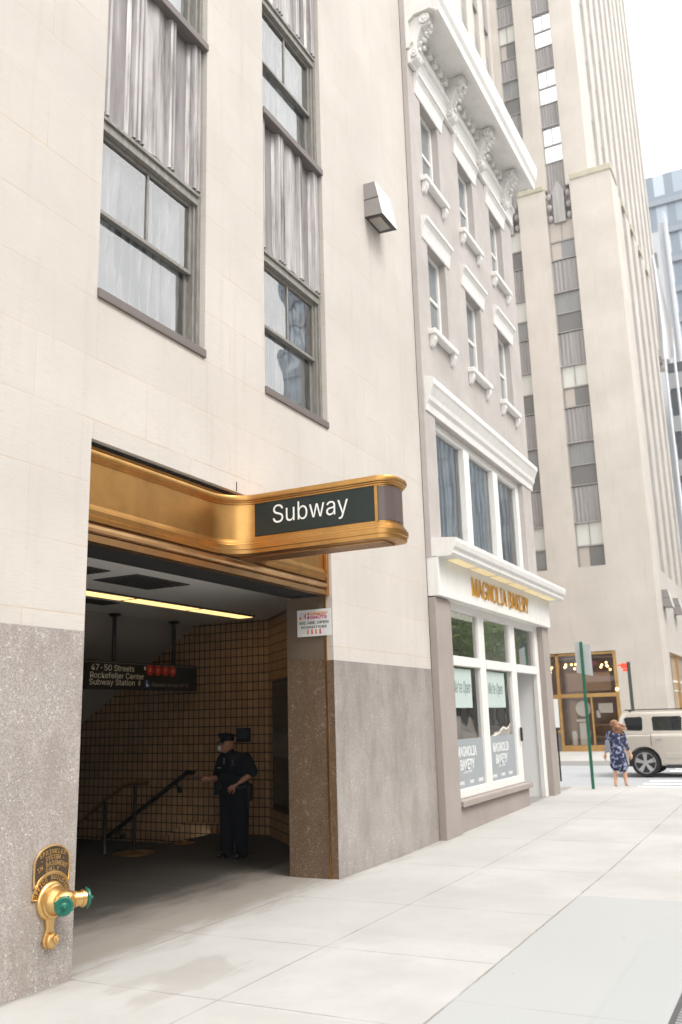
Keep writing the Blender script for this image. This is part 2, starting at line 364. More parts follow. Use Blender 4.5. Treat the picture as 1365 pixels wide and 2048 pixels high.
def spandrel_far():
    m_ = mat('tower_spandrel_metal', (.4, .37, .37), .6, .1); p = pos(m_)
    n1 = noise(m_, mapping(m_, p, (9, 9, .3)), .9, 5, .6)
    setc(m_, ramp(m_, n1, [(.3, (.28, .265, .262)), (.55, (.36, .34, .335)), (.75, (.43, .41, .405))])); return m_
M['spandrel_far'] = spandrel_far()
def winframe():
    m_ = mat('window_frame_metal', (.2, .19, .17), .5, .3); p = pos(m_)
    setc(m_, mix(m_, noise(m_, mapping(m_, p, (8, 8, 2)), 3, 4), (.13, .125, .11), (.36, .34, .31))); return m_
M['winframe'] = winframe()
M['winsill'] = mat('window_sill_metal', (.17, .145, .135), .55, .3)

def glass(name, tint=(.9, .95, .97), refl=.08, rough=.0, wav=.0, wscale=3):
    m_ = bpy.data.materials.new(name); m_.use_nodes = True; nt_ = m_.node_tree; nt_.nodes.clear()
    o = nt_.nodes.new('ShaderNodeOutputMaterial'); t = nt_.nodes.new('ShaderNodeBsdfTransparent'); t.inputs[0].default_value = (*tint, 1)
    g = nt_.nodes.new('ShaderNodeBsdfGlossy'); g.inputs['Roughness'].default_value = rough
    fr = nt_.nodes.new('ShaderNodeFresnel'); fr.inputs[0].default_value = 1.5
    ad = nt_.nodes.new('ShaderNodeMath'); ad.operation = 'ADD'; ad.inputs[1].default_value = refl; ad.use_clamp = True
    mx = nt_.nodes.new('ShaderNodeMixShader')
    nt_.links.new(fr.outputs[0], ad.inputs[0]); nt_.links.new(ad.outputs[0], mx.inputs[0]); nt_.links.new(t.outputs[0], mx.inputs[1]); nt_.links.new(g.outputs[0], mx.inputs[2])
    nt_.links.new(mx.outputs[0], o.inputs[0])
    if wav:
        ge = nt_.nodes.new('ShaderNodeNewGeometry'); n = nt_.nodes.new('ShaderNodeTexNoise'); n.inputs['Scale'].default_value = wscale; n.inputs['Detail'].default_value = 1
        bp = nt_.nodes.new('ShaderNodeBump'); bp.inputs['Strength'].default_value = wav; bp.inputs['Distance'].default_value = .05
        nt_.links.new(ge.outputs['Position'], n.inputs['Vector']); nt_.links.new(n.outputs['Fac'], bp.inputs['Height']); nt_.links.new(bp.outputs[0], g.inputs['Normal'])
    return m_
M['glass'] = glass('window_glass', (.96, .98, .99), .26, 0, .15, 1.6)
M['glass_shop'] = glass('shop_glass', (.93, .96, .96), .34, 0, .13, 1.2)
M['glass_bay'] = glass('bay_glass', (.93, .96, .97), .06, 0, .1, 1.0)
M['glass_dark'] = mat('dark_glass', (.20, .22, .23), .08, 0, .6)
M['glass_sky'] = mat('sky_glass', (.22, .25, .27), .04, .85)
M['glass_car'] = mat('car_glass', (.012, .014, .015), .05, 0, .6)
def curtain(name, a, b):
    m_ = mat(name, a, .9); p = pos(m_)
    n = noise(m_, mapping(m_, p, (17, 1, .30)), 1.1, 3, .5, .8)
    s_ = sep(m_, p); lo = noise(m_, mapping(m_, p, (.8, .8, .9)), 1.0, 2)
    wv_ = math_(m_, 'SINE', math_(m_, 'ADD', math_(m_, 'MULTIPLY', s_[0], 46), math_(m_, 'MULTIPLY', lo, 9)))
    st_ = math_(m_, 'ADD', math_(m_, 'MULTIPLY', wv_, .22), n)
    setc(m_, ramp(m_, st_, [(.34, b), (.52, tuple(x*.8 for x in a)), (.62, a)])); return m_  # light and dark of the folds painted into the cloth colour
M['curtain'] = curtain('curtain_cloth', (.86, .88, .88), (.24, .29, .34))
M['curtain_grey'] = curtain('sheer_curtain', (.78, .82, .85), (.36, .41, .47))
M['white_trim'] = mat('white_trim_paint', (.72, .705, .68), .6)
_m = M['white_trim']; _p = pos(_m); _n = noise(_m, _p, 3.2, 6, .65); _r = noise(_m, mapping(_m, _p, (8, 8, .7)), 1.5, 5, .6)
_c = mix(_m, math_(_m, 'MULTIPLY', ramp(_m, _n, [(.5, (0, 0, 0)), (.72, (1, 1, 1))]), .45), (.73, .715, .69), (.58, .555, .52))
setc(_m, mix(_m, math_(_m, 'MULTIPLY', ramp(_m, _r, [(.55, (0, 0, 0)), (.75, (1, 1, 1))]), .35), _c, (.52, .49, .455)))
M['taupe'] = None
def stucco(name, a, b):
    m_ = mat(name, a, .8); p = pos(m_)
    n = noise(m_, p, 1.1, 6, .62); n2 = noise(m_, mapping(m_, p, (1, 1, .5)), 5, 5, .6)
    c = mix(m_, ramp(m_, n, [(.35, (0, 0, 0)), (.68, (1, 1, 1))]), a, b)
    setc(m_, mix(m_, math_(m_, 'MULTIPLY', ramp(m_, n2, [(.5, (0, 0, 0)), (.75, (1, 1, 1))]), .3), c, tuple(x*.82 for x in a))); bump(m_, n2, .12, .006); return m_
M['taupe'] = stucco('taupe_stucco', (.39, .357, .337), (.465, .43, .41))
M['taupe_dark'] = stucco('taupe_pilaster_paint', (.30, .258, .235), (.345, .30, .275))
M['gold'] = bronze('gold_letter', (.80, .47, .12), (.6, .33, .08), .38, amt=.2)
def tile(name, axis):
    m_ = mat(name, (.2, .13, .08), .35, spec=.35); p = pos(m_); s_ = sep(m_, p)
    h = {'x': s_[0], 'y': s_[1], 'd': math_(m_, 'MULTIPLY', math_(m_, 'ADD', s_[0], s_[1]), .7071)}[axis]
    bc, bf = brick(m_, comb(m_, h, s_[2]), .112, .146, .0085, 0, .1)
    t = N(m_, 'ShaderNodeSeparateColor'); L(m_, bc, t.inputs[0])
    c = mix(m_, t.outputs[0], (.40, .245, .125), (.50, .32, .175)); c = mix(m_, bf, c, (.022, .012, .007)); setc(m_, c); bump(m_, bf, -.4, .004); return m_
M['tile_y'] = tile('tan_wall_tile', 'y'); M['tile_x'] = tile('tan_wall_tile_back', 'x'); M['tile_d'] = tile('tan_wall_tile_angled', 'd')
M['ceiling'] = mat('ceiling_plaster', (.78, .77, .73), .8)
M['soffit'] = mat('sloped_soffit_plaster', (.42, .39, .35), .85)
M['vent'] = mat('vent_dark', (.07, .06, .055), .7)
M['tube_light'] = mat('lit_diffuser', (.8, .7, .5), .5, emit=(1.0, .66, .25), es=.95)
M['stair'] = mat('stair_stone', (.03, .027, .024), .7)

# ------------------------------------------------------------------ SETTING: ground
def gz(x): return 0.0 if x < 11.5 else min(.13, .0134*(x-11.5))
xs = [-30, 3.0, 11.5, 13, 15, 17, 19, 21.6]
g = MB()
g.sheet([[(x, y, gz(x)) for x in xs] for y in (-7.0, 0.02)])
g.sheet([[(x, y, 0) for x in (3.0, 13.6)] for y in (0.02, 4.05)])
g.sheet([[(x, y, 0) for x in (3.0, 10.55)] for y in (4.05, 9)])
g.sheet([[(x, y, gz(x)) for x in (17.3, 21.6)] for y in (0.02, 1.4)])
g.sheet([[(x, y, gz(x)) for x in (19.95, 21.6)] for y in (1.4, 40)])
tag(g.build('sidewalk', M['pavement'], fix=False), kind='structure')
c_ = MB(); c_.prism([(-7.15, -.2), (-7.0, -.2), (-7.0, .001), (-7.15, .001)], 'x', -30, 21.6)
c_.prism([(21.6, -.2), (21.75, -.2), (21.75, .132), (21.6, .132)], 'y', -7.15, 40)
c_.prism([(32.35, -.2), (32.5, -.2), (32.5, .151), (32.35, .151)], 'y', -7.15, 40); c_.prism([(32.5, -.2), (90, -.2), (90, .151), (32.5, .151)], 'y', -7.15, -7.0)
tag(c_.build('kerb', M['curb']), kind='structure')
tag(MB().quad((-60, -200, -.012), (1200, -200, -.012), (1200, -7.08, -.012), (-60, -7.08, -.012)).quad((21.68, -7.08, -.012), (32.42, -7.08, -.012), (32.42, 300, -.012), (21.68, 300, -.012)).build('road', M['asphalt'], fix=False), kind='structure')
fs_ = MB(); fs_.quad((32.5, -7.0, .15), (140, -7.0, .15), (140, 60, .15), (32.5, 60, .15)); tag(fs_.build('far_sidewalk', M['pavement'], fix=False), kind='structure')
os_ = MB(); os_.box(-60, 140, -24.0, -17.5, -.1, .14); tag(os_.build('opposite_sidewalk', M['pavement']), kind='structure')
st = MB()
for x in (22.25, 23.25, 24.25, 25.25): st.quad((x, -6.4, -.004), (x+.45, -6.4, -.004), (x+.45, -1.15, -.004), (x, -1.15, -.004))
for x in (28.0, 29.2, 30.4, 31.4): st.quad((x, -6.4, -.004), (x+.45, -6.4, -.004), (x+.45, -1.15, -.004), (x, -1.15, -.004))
tag(st.build('crosswalk', M['road_paint'], fix=False), kind='structure')

# ------------------------------------------------------------------ main limestone building
EX0, EX1, DEP = 5.46, 9.80, .65
B = thing('limestone_building', 'cream limestone office building with granite base around the subway entrance', 'building', (9, 0, 0))
wl = MB(); TOP = 24
wl.box(2, EX0, 0, DEP, 2.58, TOP); wl.box(EX0, 7.07, 0, DEP, 4.22, 5.57); wl.box(7.07, 8.25, 0, DEP, 4.22, TOP)
wl.box(8.25, EX1, 0, DEP, 4.22, 5.57); wl.box(EX1, 13.055, 0, DEP, 2.54, TOP)
wl.build('facade_wall', M['lime'], B)
gb = MB(); gb.box(2, EX0, -.004, DEP, -.3, 2.58); gb.build('granite_base', M['granite'], B)
gb = MB(); gb.box(EX1, 13.055, -.004, DEP-.002, -.3, 2.54); gb.build('granite_base', M['granite_smooth'], B)
jb = MB(); jb.box(9.775, 9.80, .10, DEP, -.3, 2.56); jb.build('granite_jamb_shade', M['granite_jamb_shade'], B)
M['jamb_lime_shade'] = limestone('jamb_limestone_shade', (.17, .125, .09), (.2, .14, .09), 1.37, .28, 'y')  # facade limestone darkened, reveal shade put into its colour
MB().box(9.792, 9.80, -.002, .085, -.3, 2.54).build('granite_jamb_shade', M['granite_jamb_shade'], B)
jb = MB(); jb.box(9.776, 9.80, .10, DEP, 2.56, 3.34); jb.build('limestone_jamb_shade', M['jamb_lime_shade'], B)
MB().box(9.768, 9.80, .085, .10, -.1, 3.34).build('brass_strip', M['bronze'], B)
MB().box(EX0, EX0+.035, .03, .075, .25, 3.34).build('brass_strip', M['bronze'], B)
# room shell
MB().quad((13.0, 2.94, -4), (13.0, 9, -4), (13.0, 9, 3.6), (13.0, 2.94, 3.6)).build('tiled_wall', M['tile_y'], B, fix=False)
MB().quad((13.0, 2.94, -.1), (13.0, 2.94, 3.6), (10.7, .64, 3.6), (10.7, .64, -.1)).build('angled_tiled_wall', M['tile_d'], B, fix=False)
MB().quad((3.0, 9, -4), (13.05, 9, -4), (13.05, 9, 3.6), (3.0, 9, 3.6)).build('rear_tiled_wall', M['tile_x'], B, fix=False)
MB().quad((3.0, DEP, -.1), (3.0, 9, -.1), (3.0, 9, 3.6), (3.0, DEP, 3.6)).build('side_tiled_wall', M['tile_y'], B, fix=False)
MB().quad((10.55, 4.05, -4), (10.55, 9, -4), (10.55, 9, 0), (10.55, 4.05, 0)).build('stairwell_wall', M['tile_y'], B, fix=False)
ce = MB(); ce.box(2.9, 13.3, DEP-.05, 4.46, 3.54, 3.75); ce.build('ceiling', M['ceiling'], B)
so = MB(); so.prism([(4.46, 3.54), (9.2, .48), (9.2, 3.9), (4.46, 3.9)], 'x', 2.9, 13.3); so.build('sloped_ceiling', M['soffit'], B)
MB().box(EX0, EX1, .14, DEP-.06, 3.345, 3.53).build('bulkhead', M['black_void'], B)
MB().prism([(3.9, -.02), (3.9, .17), (4.6, .17), (9, -2.66), (9, -2.9)], 'x', 12.93, 12.998).build('stair_stringer', M['tile_y'], B)
s_ = MB()
for k in range(17): s_.box(10.56, 12.93, 4.05+k*.275, 9, -.175*(k+1)-.2, -.175*(k+1))
s_.build('stairs', M['stair'], B)
# unseen black slab, added to stop light leaking in behind the curtains
MB().box(2, 13.05, DEP+.15, DEP+.3, 3.76, TOP).build('light_block', M['black_void'], B)
MB().box(2, 13.05, 0.0, 12, TOP, TOP+.3).build('roof', M['lime_side'], B)

# window prototype, local origin at the left bottom corner of the opening
WW, WH = 1.61, 1.87
def win_frame(mb, w_, h_):
    f, s1 = .07, .115
    mb.box(0, .05, f, .3, .03, h_); mb.box(w_-.05, w_, f, .3, .03, h_); mb.box(.05, w_-.05, f, .3, h_-.14, h_)       # outer frame
    mb.box(.05, .085, .10, .3, .05, h_-.14); mb.box(w_-.085, w_-.05, .10, .3, .05, h_-.14); mb.box(.05, w_-.05, .045, .07, h_-.05, h_-.01)
def sash(mb, w_, z0, z1, y, t=.05, mun=False):
    a, b = .085, w_-.085
    mb.box(a, a+t, y, y+.035, z0, z1); mb.box(b-t, b, y, y+.035, z0, z1); mb.box(a+t, b-t, y, y+.035, z1-t, z1); mb.box(a+t, b-t, y, y+.035, z0, z0+t)
    if mun: mb.box((a+b)/2-.014, (a+b)/2+.014, y+.004, y+.03, z0+t, z1-t)
def make_window(x0, z0, w_, first=None):
    f = MB(); win_frame(f, w_, WH); f.v = [(x+x0, y, z+z0) for x, y, z in f.v]
    fr = f.build('window', M['winframe'], B, bevel=.004)
    def sub(name, mb, mm, **k):
        mb.v = [(x+x0, y, z+z0) for x, y, z in mb.v]; return mb.build(name, mm, fr, **k)
    a = MB(); sash(a, w_, .90, WH-.14, .125, .04, True); sub('upper_sash', a, M['winframe'], bevel=.003)
    a = MB(); sash(a, w_, .05, .955, .175, .045); sub('lower_sash', a, M['winframe'], bevel=.003)
    a = MB(); a.quad((.09, .145, .92), (w_-.09, .145, .92), (w_-.09, .145, WH-.15), (.09, .145, WH-.15)); a.quad((.09, .195, .06), (w_-.09, .195, .06), (w_-.09, .195, .93), (.09, .195, .93)); sub('glass', a, M['glass'], fix=False)
    a = MB(); a.box(-.0, w_, -.025, .2, -.045, .045); sub('sill', a, M['winsill'], bevel=.006)
    # hanging curtain with soft folds
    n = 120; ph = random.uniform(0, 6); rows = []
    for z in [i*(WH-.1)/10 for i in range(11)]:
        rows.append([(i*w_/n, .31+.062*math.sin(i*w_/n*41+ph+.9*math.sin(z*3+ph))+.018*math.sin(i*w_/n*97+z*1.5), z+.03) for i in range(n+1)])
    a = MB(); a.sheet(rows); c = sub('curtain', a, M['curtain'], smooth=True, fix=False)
    return fr
# spandrel cross-section (fluted metal)
def spandrel_panel(x0, w_, z0, h_):
    prof = [(0, .10), (.02, .05), (.05, .05), (.06, .085), (.08, .05), (.11, .05), (.12, .10), (.17, .125), (.40, .125), (.44, .10), (.46, .05), (.49, .045), (.50, .085), (.52, .045), (.55, .04), (.565, .09),
            (.585, .045), (.61, .05), (.63, .10), (.70, .085), (.82, .065), (.94, .085), (1.0, .10), (1.015, .055), (1.04, .045), (1.05, .085), (1.07, .045), (1.10, .05), (1.12, .10), (1.16, .125), (1.38, .125), (1.42, .10),
            (1.44, .05), (1.48, .045), (1.49, .085), (1.51, .045), (1.55, .05), (1.57, .09), (1.61, .10)]
    k = w_/1.61; rows = []
    for z in (0, .02, h_*.3, h_*.6, h_): rows.append([(x0+x*k, y-.012*(z < .01), z0+z) for x, y in prof])
    mb = MB(); mb.sheet(rows)
    mb.sheet([[(x0+x*k, y-.012, z0) for x, y in prof], [(x0+x*k, .2, z0) for x, y in prof]])
    mb.v = [(x, .04+(y-.05)*1.05 if y < .19 else y, z) for x, y, z in mb.v]
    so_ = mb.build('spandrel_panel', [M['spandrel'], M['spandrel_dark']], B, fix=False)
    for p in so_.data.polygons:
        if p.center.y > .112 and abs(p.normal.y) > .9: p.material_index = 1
PER = 3.735
for (x0, w_) in ((5.46, 1.61), (8.25, 1.55)):
    for k in range(4):
        make_window(x0, 5.575+PER*k, w_)
        spandrel_panel(x0, w_, 5.575+PER*k+WH+.004, PER-WH-.055)
    MB().box(x0, x0+w_, .3, .55, 20, TOP).build('upper_panel', M['spandrel'], B)

# ------------------------------------------------------------------ bronze subway fascia and projecting sign
S = thing('subway_sign', 'bronze subway sign arm curving out from a bronze fascia over the entrance', 'sign', (7.65, 0, 3.4))
def sweep(prof, pth, closed=False):
    """prof: (outward offset, z) ; pth: (x, y, nx, ny)"""
    mb = MB(); rows = [[(x+nx*o, y+ny*o, z) for o, z in prof] for x, y, nx, ny in pth]
    mb.sheet(rows); return mb
YF = .085
pth = [(EX0+.005, YF, 0, -1), (7.28, YF, 0, -1)]
for i in range(0, 13):      # concave quarter turn, radius .37
    t = PI/2*i/12; cx, cy, r = 7.28, YF-.37, .37
    pth.append((cx+r*math.sin(t), cy+r*math.cos(t), -math.sin(t), -math.cos(t)))
pth = [pth[0]]+pth[2:]
AX, AY = 7.65, -1.655
pth2 = pth+[(AX, AY, -1, 0)]
TH = .42; rr = .13
for i in range(1, 9):
    t = PI/2*i/8; pth2.append((AX+rr-rr*math.cos(t), AY-rr*math.sin(t), -math.cos(t), -math.sin(t)))
for i in range(0, 9):
    t = PI/2*i/8; pth2.append((AX+TH-rr+rr*math.sin(t), AY-rr*math.cos(t), math.sin(t), -math.cos(t)))
pth2.append((AX+TH, -.25, 1, 0))
for i in range(1, 9):
    t = PI/2*i/8; pth2.append((AX+TH+.33-.33*math.cos(t), -.25+.33*math.sin(t), math.cos(t), -math.sin(t)))
pth2.append((EX1-.06, YF, 0, -1))
zb, zt = 3.515, 4.15
prof = [(-.06, zb), (.0, zb), (.03, zb+.008), (.034, zb+.045), (.044, zb+.052), (.048, zb+.10), (.03, zb+.108), (.028, zb+.13), (.012, zb+.138), (.010, zb+.155), (0, zb+.16),
        (0, zt-.102), (.012, zt-.098), (.014, zt-.084), (.028, zt-.078), (.030, zt-.068), (.046, zt-.060), (.052, zt-.034), (.044, zt-.008), (.02, zt), (-.06, zt)]
sweep(prof, pth2).build('arm_band', M['bronze'], S, smooth=True, fix=False)
# top and bottom of the arm
outl = [(x+nx*.0, y+ny*.0) for x, y, nx, ny in pth2[1:-1]]
for z, nm in ((zb+.002, 'arm_underside'), (zt-.004, 'arm_top')):
    MB().add([(x, y, z) for x, y in outl], [tuple(range(len(outl)))]).build(nm, M['bronze_pink'], S)
ribs = MB()
for i in range(5): ribs.box(AX+.07+i*.058, AX+.10+i*.058, -1.68, .0, zb-.016, zb)
ribs.build('underside_ribs', M['bronze_pink'], S)
# fascia mouldings over and under the band (straight, inside the opening)
pf = [(0, 4.219), (.0, 4.20), (.012, 4.192), (.012, 4.170), (.004, 4.164), (-.01, 4.15), (-.03, 4.13)]
sweep([(o-.01, z) for o, z in pf], [(EX0+.004, YF, 0, -1), (EX1-.004, YF, 0, -1)]).build('top_moulding', M['bronze'], S, fix=False)
pl = [(-.005, 3.53), (-.012, 3.51), (-.05, 3.505), (-.05, 3.50), (.02, 3.495), (.05, 3.485), (.055, 3.455), (.035, 3.435), (.02, 3.43), (.02, 3.425), (-.02, 3.42), (-.02, 3.412), (.03, 3.408), (.03, 3.348), (-.05, 3.342)]
sweep(pl, [(EX0+.004, YF, 0, -1), (EX1-.045, YF, 0, -1)]).build('lower_moulding', M['bronze_pink'], S, fix=False)
MB().box(EX1-.05, EX1-.004, .035, .14, 3.34, 4.21).build('end_frame', M['bronze'], S, bevel=.008)
MB().box(EX0+.002, EX1-.002, .15, .2, 3.35, 4.215).build('backing', M['black_void'], S)
MB().box(EX0+.002, EX1-.002, .06, .15, 4.196, 4.2165).build('shadow_strip', M['black_void'], S)  # black strip standing in for the shadow under the stone edge
p_ = MB().box(AX-.012, AX+.01, -1.62, -.245, 3.70, 4.045).build('sign_panel', M['sign_green'], S)
t_ = fit(text_mb('Subway', .285, .0015, bold=-.001, res=6), .87, .245)
w0 = max(v[0] for v in t_.v)-min(v[0] for v in t_.v); k = .87/w0
t_.v = [(x*k, y, z) for x, y, z in t_.v]
t_ = place(t_, (AX-.0145, -.90, 3.885), (0, -1, 0), (0, 0, 1)); t_.build('lettering', M['white_letter'], p_)
MB().box(AX-.014, AX+.01, -1.66, -1.635, 3.69, 4.05).build('trim_bar', M['bronze'], S)
ln = MB(); rows = []
for i in range(0, 9):
    t = PI/2*i/8; x, y = AX+rr-(rr+.006)*math.cos(t), AY-(rr+.006)*math.sin(t); rows.append((x, y))
rows = [(AX-.006, AY+.01)]+rows+[(AX+TH-rr, AY-rr-.006)]
ln.sheet([[(x, y, z) for x, y in rows] for z in (3.70, 4.04)]); ln.build('lamp_lens', M['lens_brown'], S, smooth=True, fix=False)
MB().tube((7.66, -.001, 4.23), (7.66, -.001, 4.33), .006).build('stay_rod', M['dark_metal'], S)

# ------------------------------------------------------------------ sprinkler siamese connection
K = thing('sprinkler_connection', 'brass twin hose connection with green caps on the granite wall', 'fire hose connection', (5.21, 0, .57))
C0 = Vector((5.21, -.004, .59))
fl = MB().lathe(C0, (0, -1, 0), [(0, .138), (.02, .138), (.032, .128), (.036, .118), (.05, .116), (.057, .102), (.075, .10), (.095, .085), (.14, .072), (.16, .06)], 40)
fl.build('flange', M['brass'], K, smooth=True)
nz = [(Vector((5.17, -.15, .60)), Vector((-.62, -.80, -.06))), (Vector((5.23, -.15, .60)), Vector((.86, -.50, -.02)))]
bd = MB().ball(C0+Vector((0, -.15, .01)), .082, 20, 1.1, .85, .9); bd.build('body', M['brass'], K, smooth=True)
for o, d in nz:
    d = d.normalized()
    q = MB().lathe(o, d, [(0, .052), (.05, .05), (.055, .058), (.065, .058), (.07, .053), (.105, .053), (.108, .062), (.12, .062), (.123, .053), (.14, .053)], 28).build('nozzle', M['brass'], K, smooth=True)
    cp = MB().lathe(o+d*.138, d, [(0, .060), (.004, .066), (.018, .066), (.024, .060), (.024, .046), (.019, .042), (.019, .028), (.026, .024), (.03, .014), (.05, .013), (.056, .008)], 30)
    a = d.orthogonal().normalized(); b = d.cross(a)
    for i in range(4):
        t = i*PI/2+.5; cc = o+d*.146+(a*math.cos(t)+b*math.sin(t))*.067; cp.tube(cc, cc+(a*math.cos(t)+b*math.sin(t))*.007, .007, n=8)
    cp.build('cap', M['cap_green'], K, smooth=True)
# stem with drip knob
stm = MB().prism([(x_-.01, z_+.03) for x_, z_ in [(5.165, .46), (5.255, .46), (5.245, .37), (5.262, .33), (5.275, .29), (5.262, .255), (5.235, .238), (5.185, .238), (5.158, .255), (5.145, .29), (5.158, .33), (5.175, .37)]], 'y', -.035, 0)
stm.build('drip_stem', M['brass'], K, bevel=.012, seg=3)
kb = MB().ball((5.205, -.04, .32), .05, 18, 1, .7, 1.2); kb.lathe((5.22, -.065, .33), (.35, -1, 0), [(0, .036), (.012, .036), (.018, .03), (.018, .018), (.026, .015)], 20); kb.build('drip_knob', M['brass'], K, smooth=True)
# ring plate OFFICE BUILDING
def arc_pts(cx, cz, r, a0, a1, n=18): return [(cx+r*math.cos(a0+(a1-a0)*i/n), cz+r*math.sin(a0+(a1-a0)*i/n)) for i in range(n+1)]
rg = MB(); A0, A1 = math.radians(170), math.radians(10)
n_ = 28
o1, i1 = arc_pts(5.21, .59, .188, A0, A1, n_), arc_pts(5.21, .59, .132, A0, A1, n_)
rg.add([(x, y, z) for y in (0, -.014) for x, z in o1+i1], [(i, i+1, n_+2+i, n_+1+i) for i in range(n_)]+[(2*n_+2+i, 2*n_+3+i, 3*n_+4+i, 3*n_+3+i) for i in range(n_)])
plate = rg.build('ring_plate', M['plaque_brown'], K, fix=False)
rm = MB()
for pts, in ((o1,),): rm.path([(x, -.014, z) for x, z in pts], .006, 8)
rm.path([(x, -.014, z) for x, z in (o1[0], i1[0])], .006, 8); rm.path([(x, -.014, z) for x, z in (o1[-1], i1[-1])], .006, 8)
rm.build('ring_rim', M['brass'], K, smooth=True)
def arc_text(mb, s, cx, cz, r, size, mid=90, spread=None, y=-.016, bold=.002):
    n = len(s); sp = spread or math.degrees(size*.72/r)*(n-1)
    for i, ch in enumerate(s):
        if ch == ' ': continue
        a = math.radians(mid+sp/2-sp*i/(n-1)); g_ = fit(text_mb(ch, size, .002, bold=.0004, res=2), None, size*.78 if ch != '-' else size*.12); g_.v = [(x*.92, y, z) for x, y, z in g_.v]
        place(g_, (cx+r*math.cos(a), y, cz+r*math.sin(a)), (math.sin(a), 0, -math.cos(a)), (math.cos(a), 0, math.sin(a)), mb)
lt = MB(); arc_text(lt, 'OFFICE BUILDING', 5.21, .59, .163, .040, 90, 146); lt.build('ring_lettering', M['brass'], K)
PQ = thing('plaque', 'brown and brass arched plaque reading sprinkler system in basement only', 'plaque', (5.20, 0, .9))
def shield(o=0):
    top = [(5.035, .70), (5.030, .80)]+[(5.205+.175*math.cos(a), .85+.125*math.sin(a)) for a in [math.radians(172-i*10) for i in range(17)]]+[(5.385, .80), (5.378, .705)]
    bot = [(5.21+.20*math.cos(a), .59+.20*math.sin(a)) for a in [math.radians(38+i*8) for i in range(14)]]
    return top+bot
sh = shield(); MB().prism(sh, 'y', -.016, 0).build('plate', M['plaque_brown'], PQ)
rm = MB(); rm.path([(x, -.016, z) for x, z in sh+[sh[0]]], .0075, 8); rm.build('rim', M['brass'], PQ, smooth=True)
lt = MB(); arc_text(lt, 'SPRINKLER', 5.207, .59, .343, .042, 90, 41, -.018); arc_text(lt, '- SYSTEM -', 5.207, .59, .303, .040, 90, 42, -.018)
arc_text(lt, 'IN BASEMENT', 5.207, .59, .263, .042, 90, 62, -.018); arc_text(lt, 'ONLY', 5.207, .59, .224, .040, 90, 28, -.018)
lt.build('lettering', M['brass'], PQ)

# ------------------------------------------------------------------ angular wall lamp
def wall_lamp(x, z, label, group, ln_=.56, k=1.0, y0=0):
    W = thing('wall_lamp', label, 'wall lamp', (x, y0, z), group)
    d0, d1, h = .19*k, .30*k, .58*k
    def sidepanel(xx):
        return [(xx, y0, z+.02), (xx, y0-d1, z), (xx, y0-d0, z+h), (xx, y0, z+h+.01)]
    a, b = sidepanel(x), sidepanel(x+ln_*k)
    MB().add(a+b, [(0, 1, 2, 3), (4, 5, 6, 7), (3, 2, 6, 7), (0, 3, 7, 4)]).build('housing', M['lamp_metal'], W)
    MB().add([a[1], a[2], b[2], b[1]]+[tuple(Vector(p)+Vector((0, -.008, 0))) for p in (a[1], a[2], b[2], b[1])], [(4, 5, 6, 7), (0, 1, 5, 4), (2, 3, 7, 6), (1, 2, 6, 5), (0, 3, 7, 4)]).build('front_plate', M['lamp_white'], W)
    zz = z+.01
    MB().add([(x, y0, z+.019), (x, y0-d1, z-.001), (x+ln_*k, y0-d1, z-.001), (x+ln_*k, y0, z+.019)], [(0, 1, 2, 3)]).build('underside', M['lamp_dark'], W)
    MB().box(x+.08*k, x+ln_*k-.10*k, y0-d1+.07*k, y0-.045*k, z-.004, z+.02).build('lens', M['lamp_lens'], W)
    MB().box(x-.004, x, y0-.255*k, y0-.001, z+.30*k, z+.312*k).build('seam_bar', M['lamp_dark'], W)
    return W
wall_lamp(11.19, 9.35, 'grey angular wall lamp with white front high on the limestone wall', 'angular wall lamps')

# ------------------------------------------------------------------ paper notice on the jamb
Pn = thing('paper_notice', 'white donut shop notice with coloured arrows taped to the granite jamb', 'notice', (9.77, .24, 3.02))
sheet_ = MB().box(9.757, 9.762, .0, .485, 2.845, 3.18).build('sheet', M['road_paint'], Pn)
M['ink'] = mat('black_ink', (.02, .02, .025), .7); M['pink'] = mat('pink_ink', (.55, .03, .16), .6); M['orange'] = mat('orange_ink', (.80, .22, .02), .6); M['cup_white'] = mat('cup_white', (.7, .7, .72), .6)
def jt(s, size, yc, zc, mm, nm, bold=.002, sx=1.0, width=None):
    t = fit(text_mb(s, .1, .0008, bold=bold*.6, res=2), None, size*.60); wv = max(v[0] for v in t.v)-min(v[0] for v in t.v)
    k = (width/wv) if width else sx; t.v = [(x*k, y, z) for x, y, z in t.v]
    place(t, (9.7555, yc, zc), (0, -1, 0), (0, 0, 1)).build(nm, mm, Pn)
jt("DUNKIN'", .062, .19, 3.123, M['orange'], 'lettering', .004, width=.29); jt('DONUTS', .062, .20, 3.078, M['pink'], 'lettering', .004, width=.28)
jt('WE ARE OPEN', .06, .245, 3.015, M['ink'], 'lettering', .001, width=.42); jt('DOWNSTAIRS', .052, .245, 2.96, M['ink'], 'lettering', .001, width=.36)
for i, mm in enumerate(('orange', 'pink', 'orange', 'pink')):
    y = .33-i*.058; a = MB().box(9.7548, 9.756, y-.009, y+.009, 2.885, 2.93); a.prism([(y-.017, 2.888), (y+.017, 2.888), (y, 2.866)], 'x', 9.7548, 9.756); a.build('arrow', M[mm], Pn)
a = MB().prism([(.445, 3.065), (.375, 3.065), (.372, 3.135), (.385, 3.145), (.435, 3.145), (.448, 3.135)], 'x', 9.7552, 9.756); a.build('cup_logo', M['cup_white'], Pn)
MB().box(9.7545, 9.7552, .358, .375, 3.07, 3.13).build('cup_stripe', M['pink'], Pn); MB().box(9.7545, 9.7552, .425, .452, 3.06, 3.095).build('cup_stripe', M['orange'], Pn)

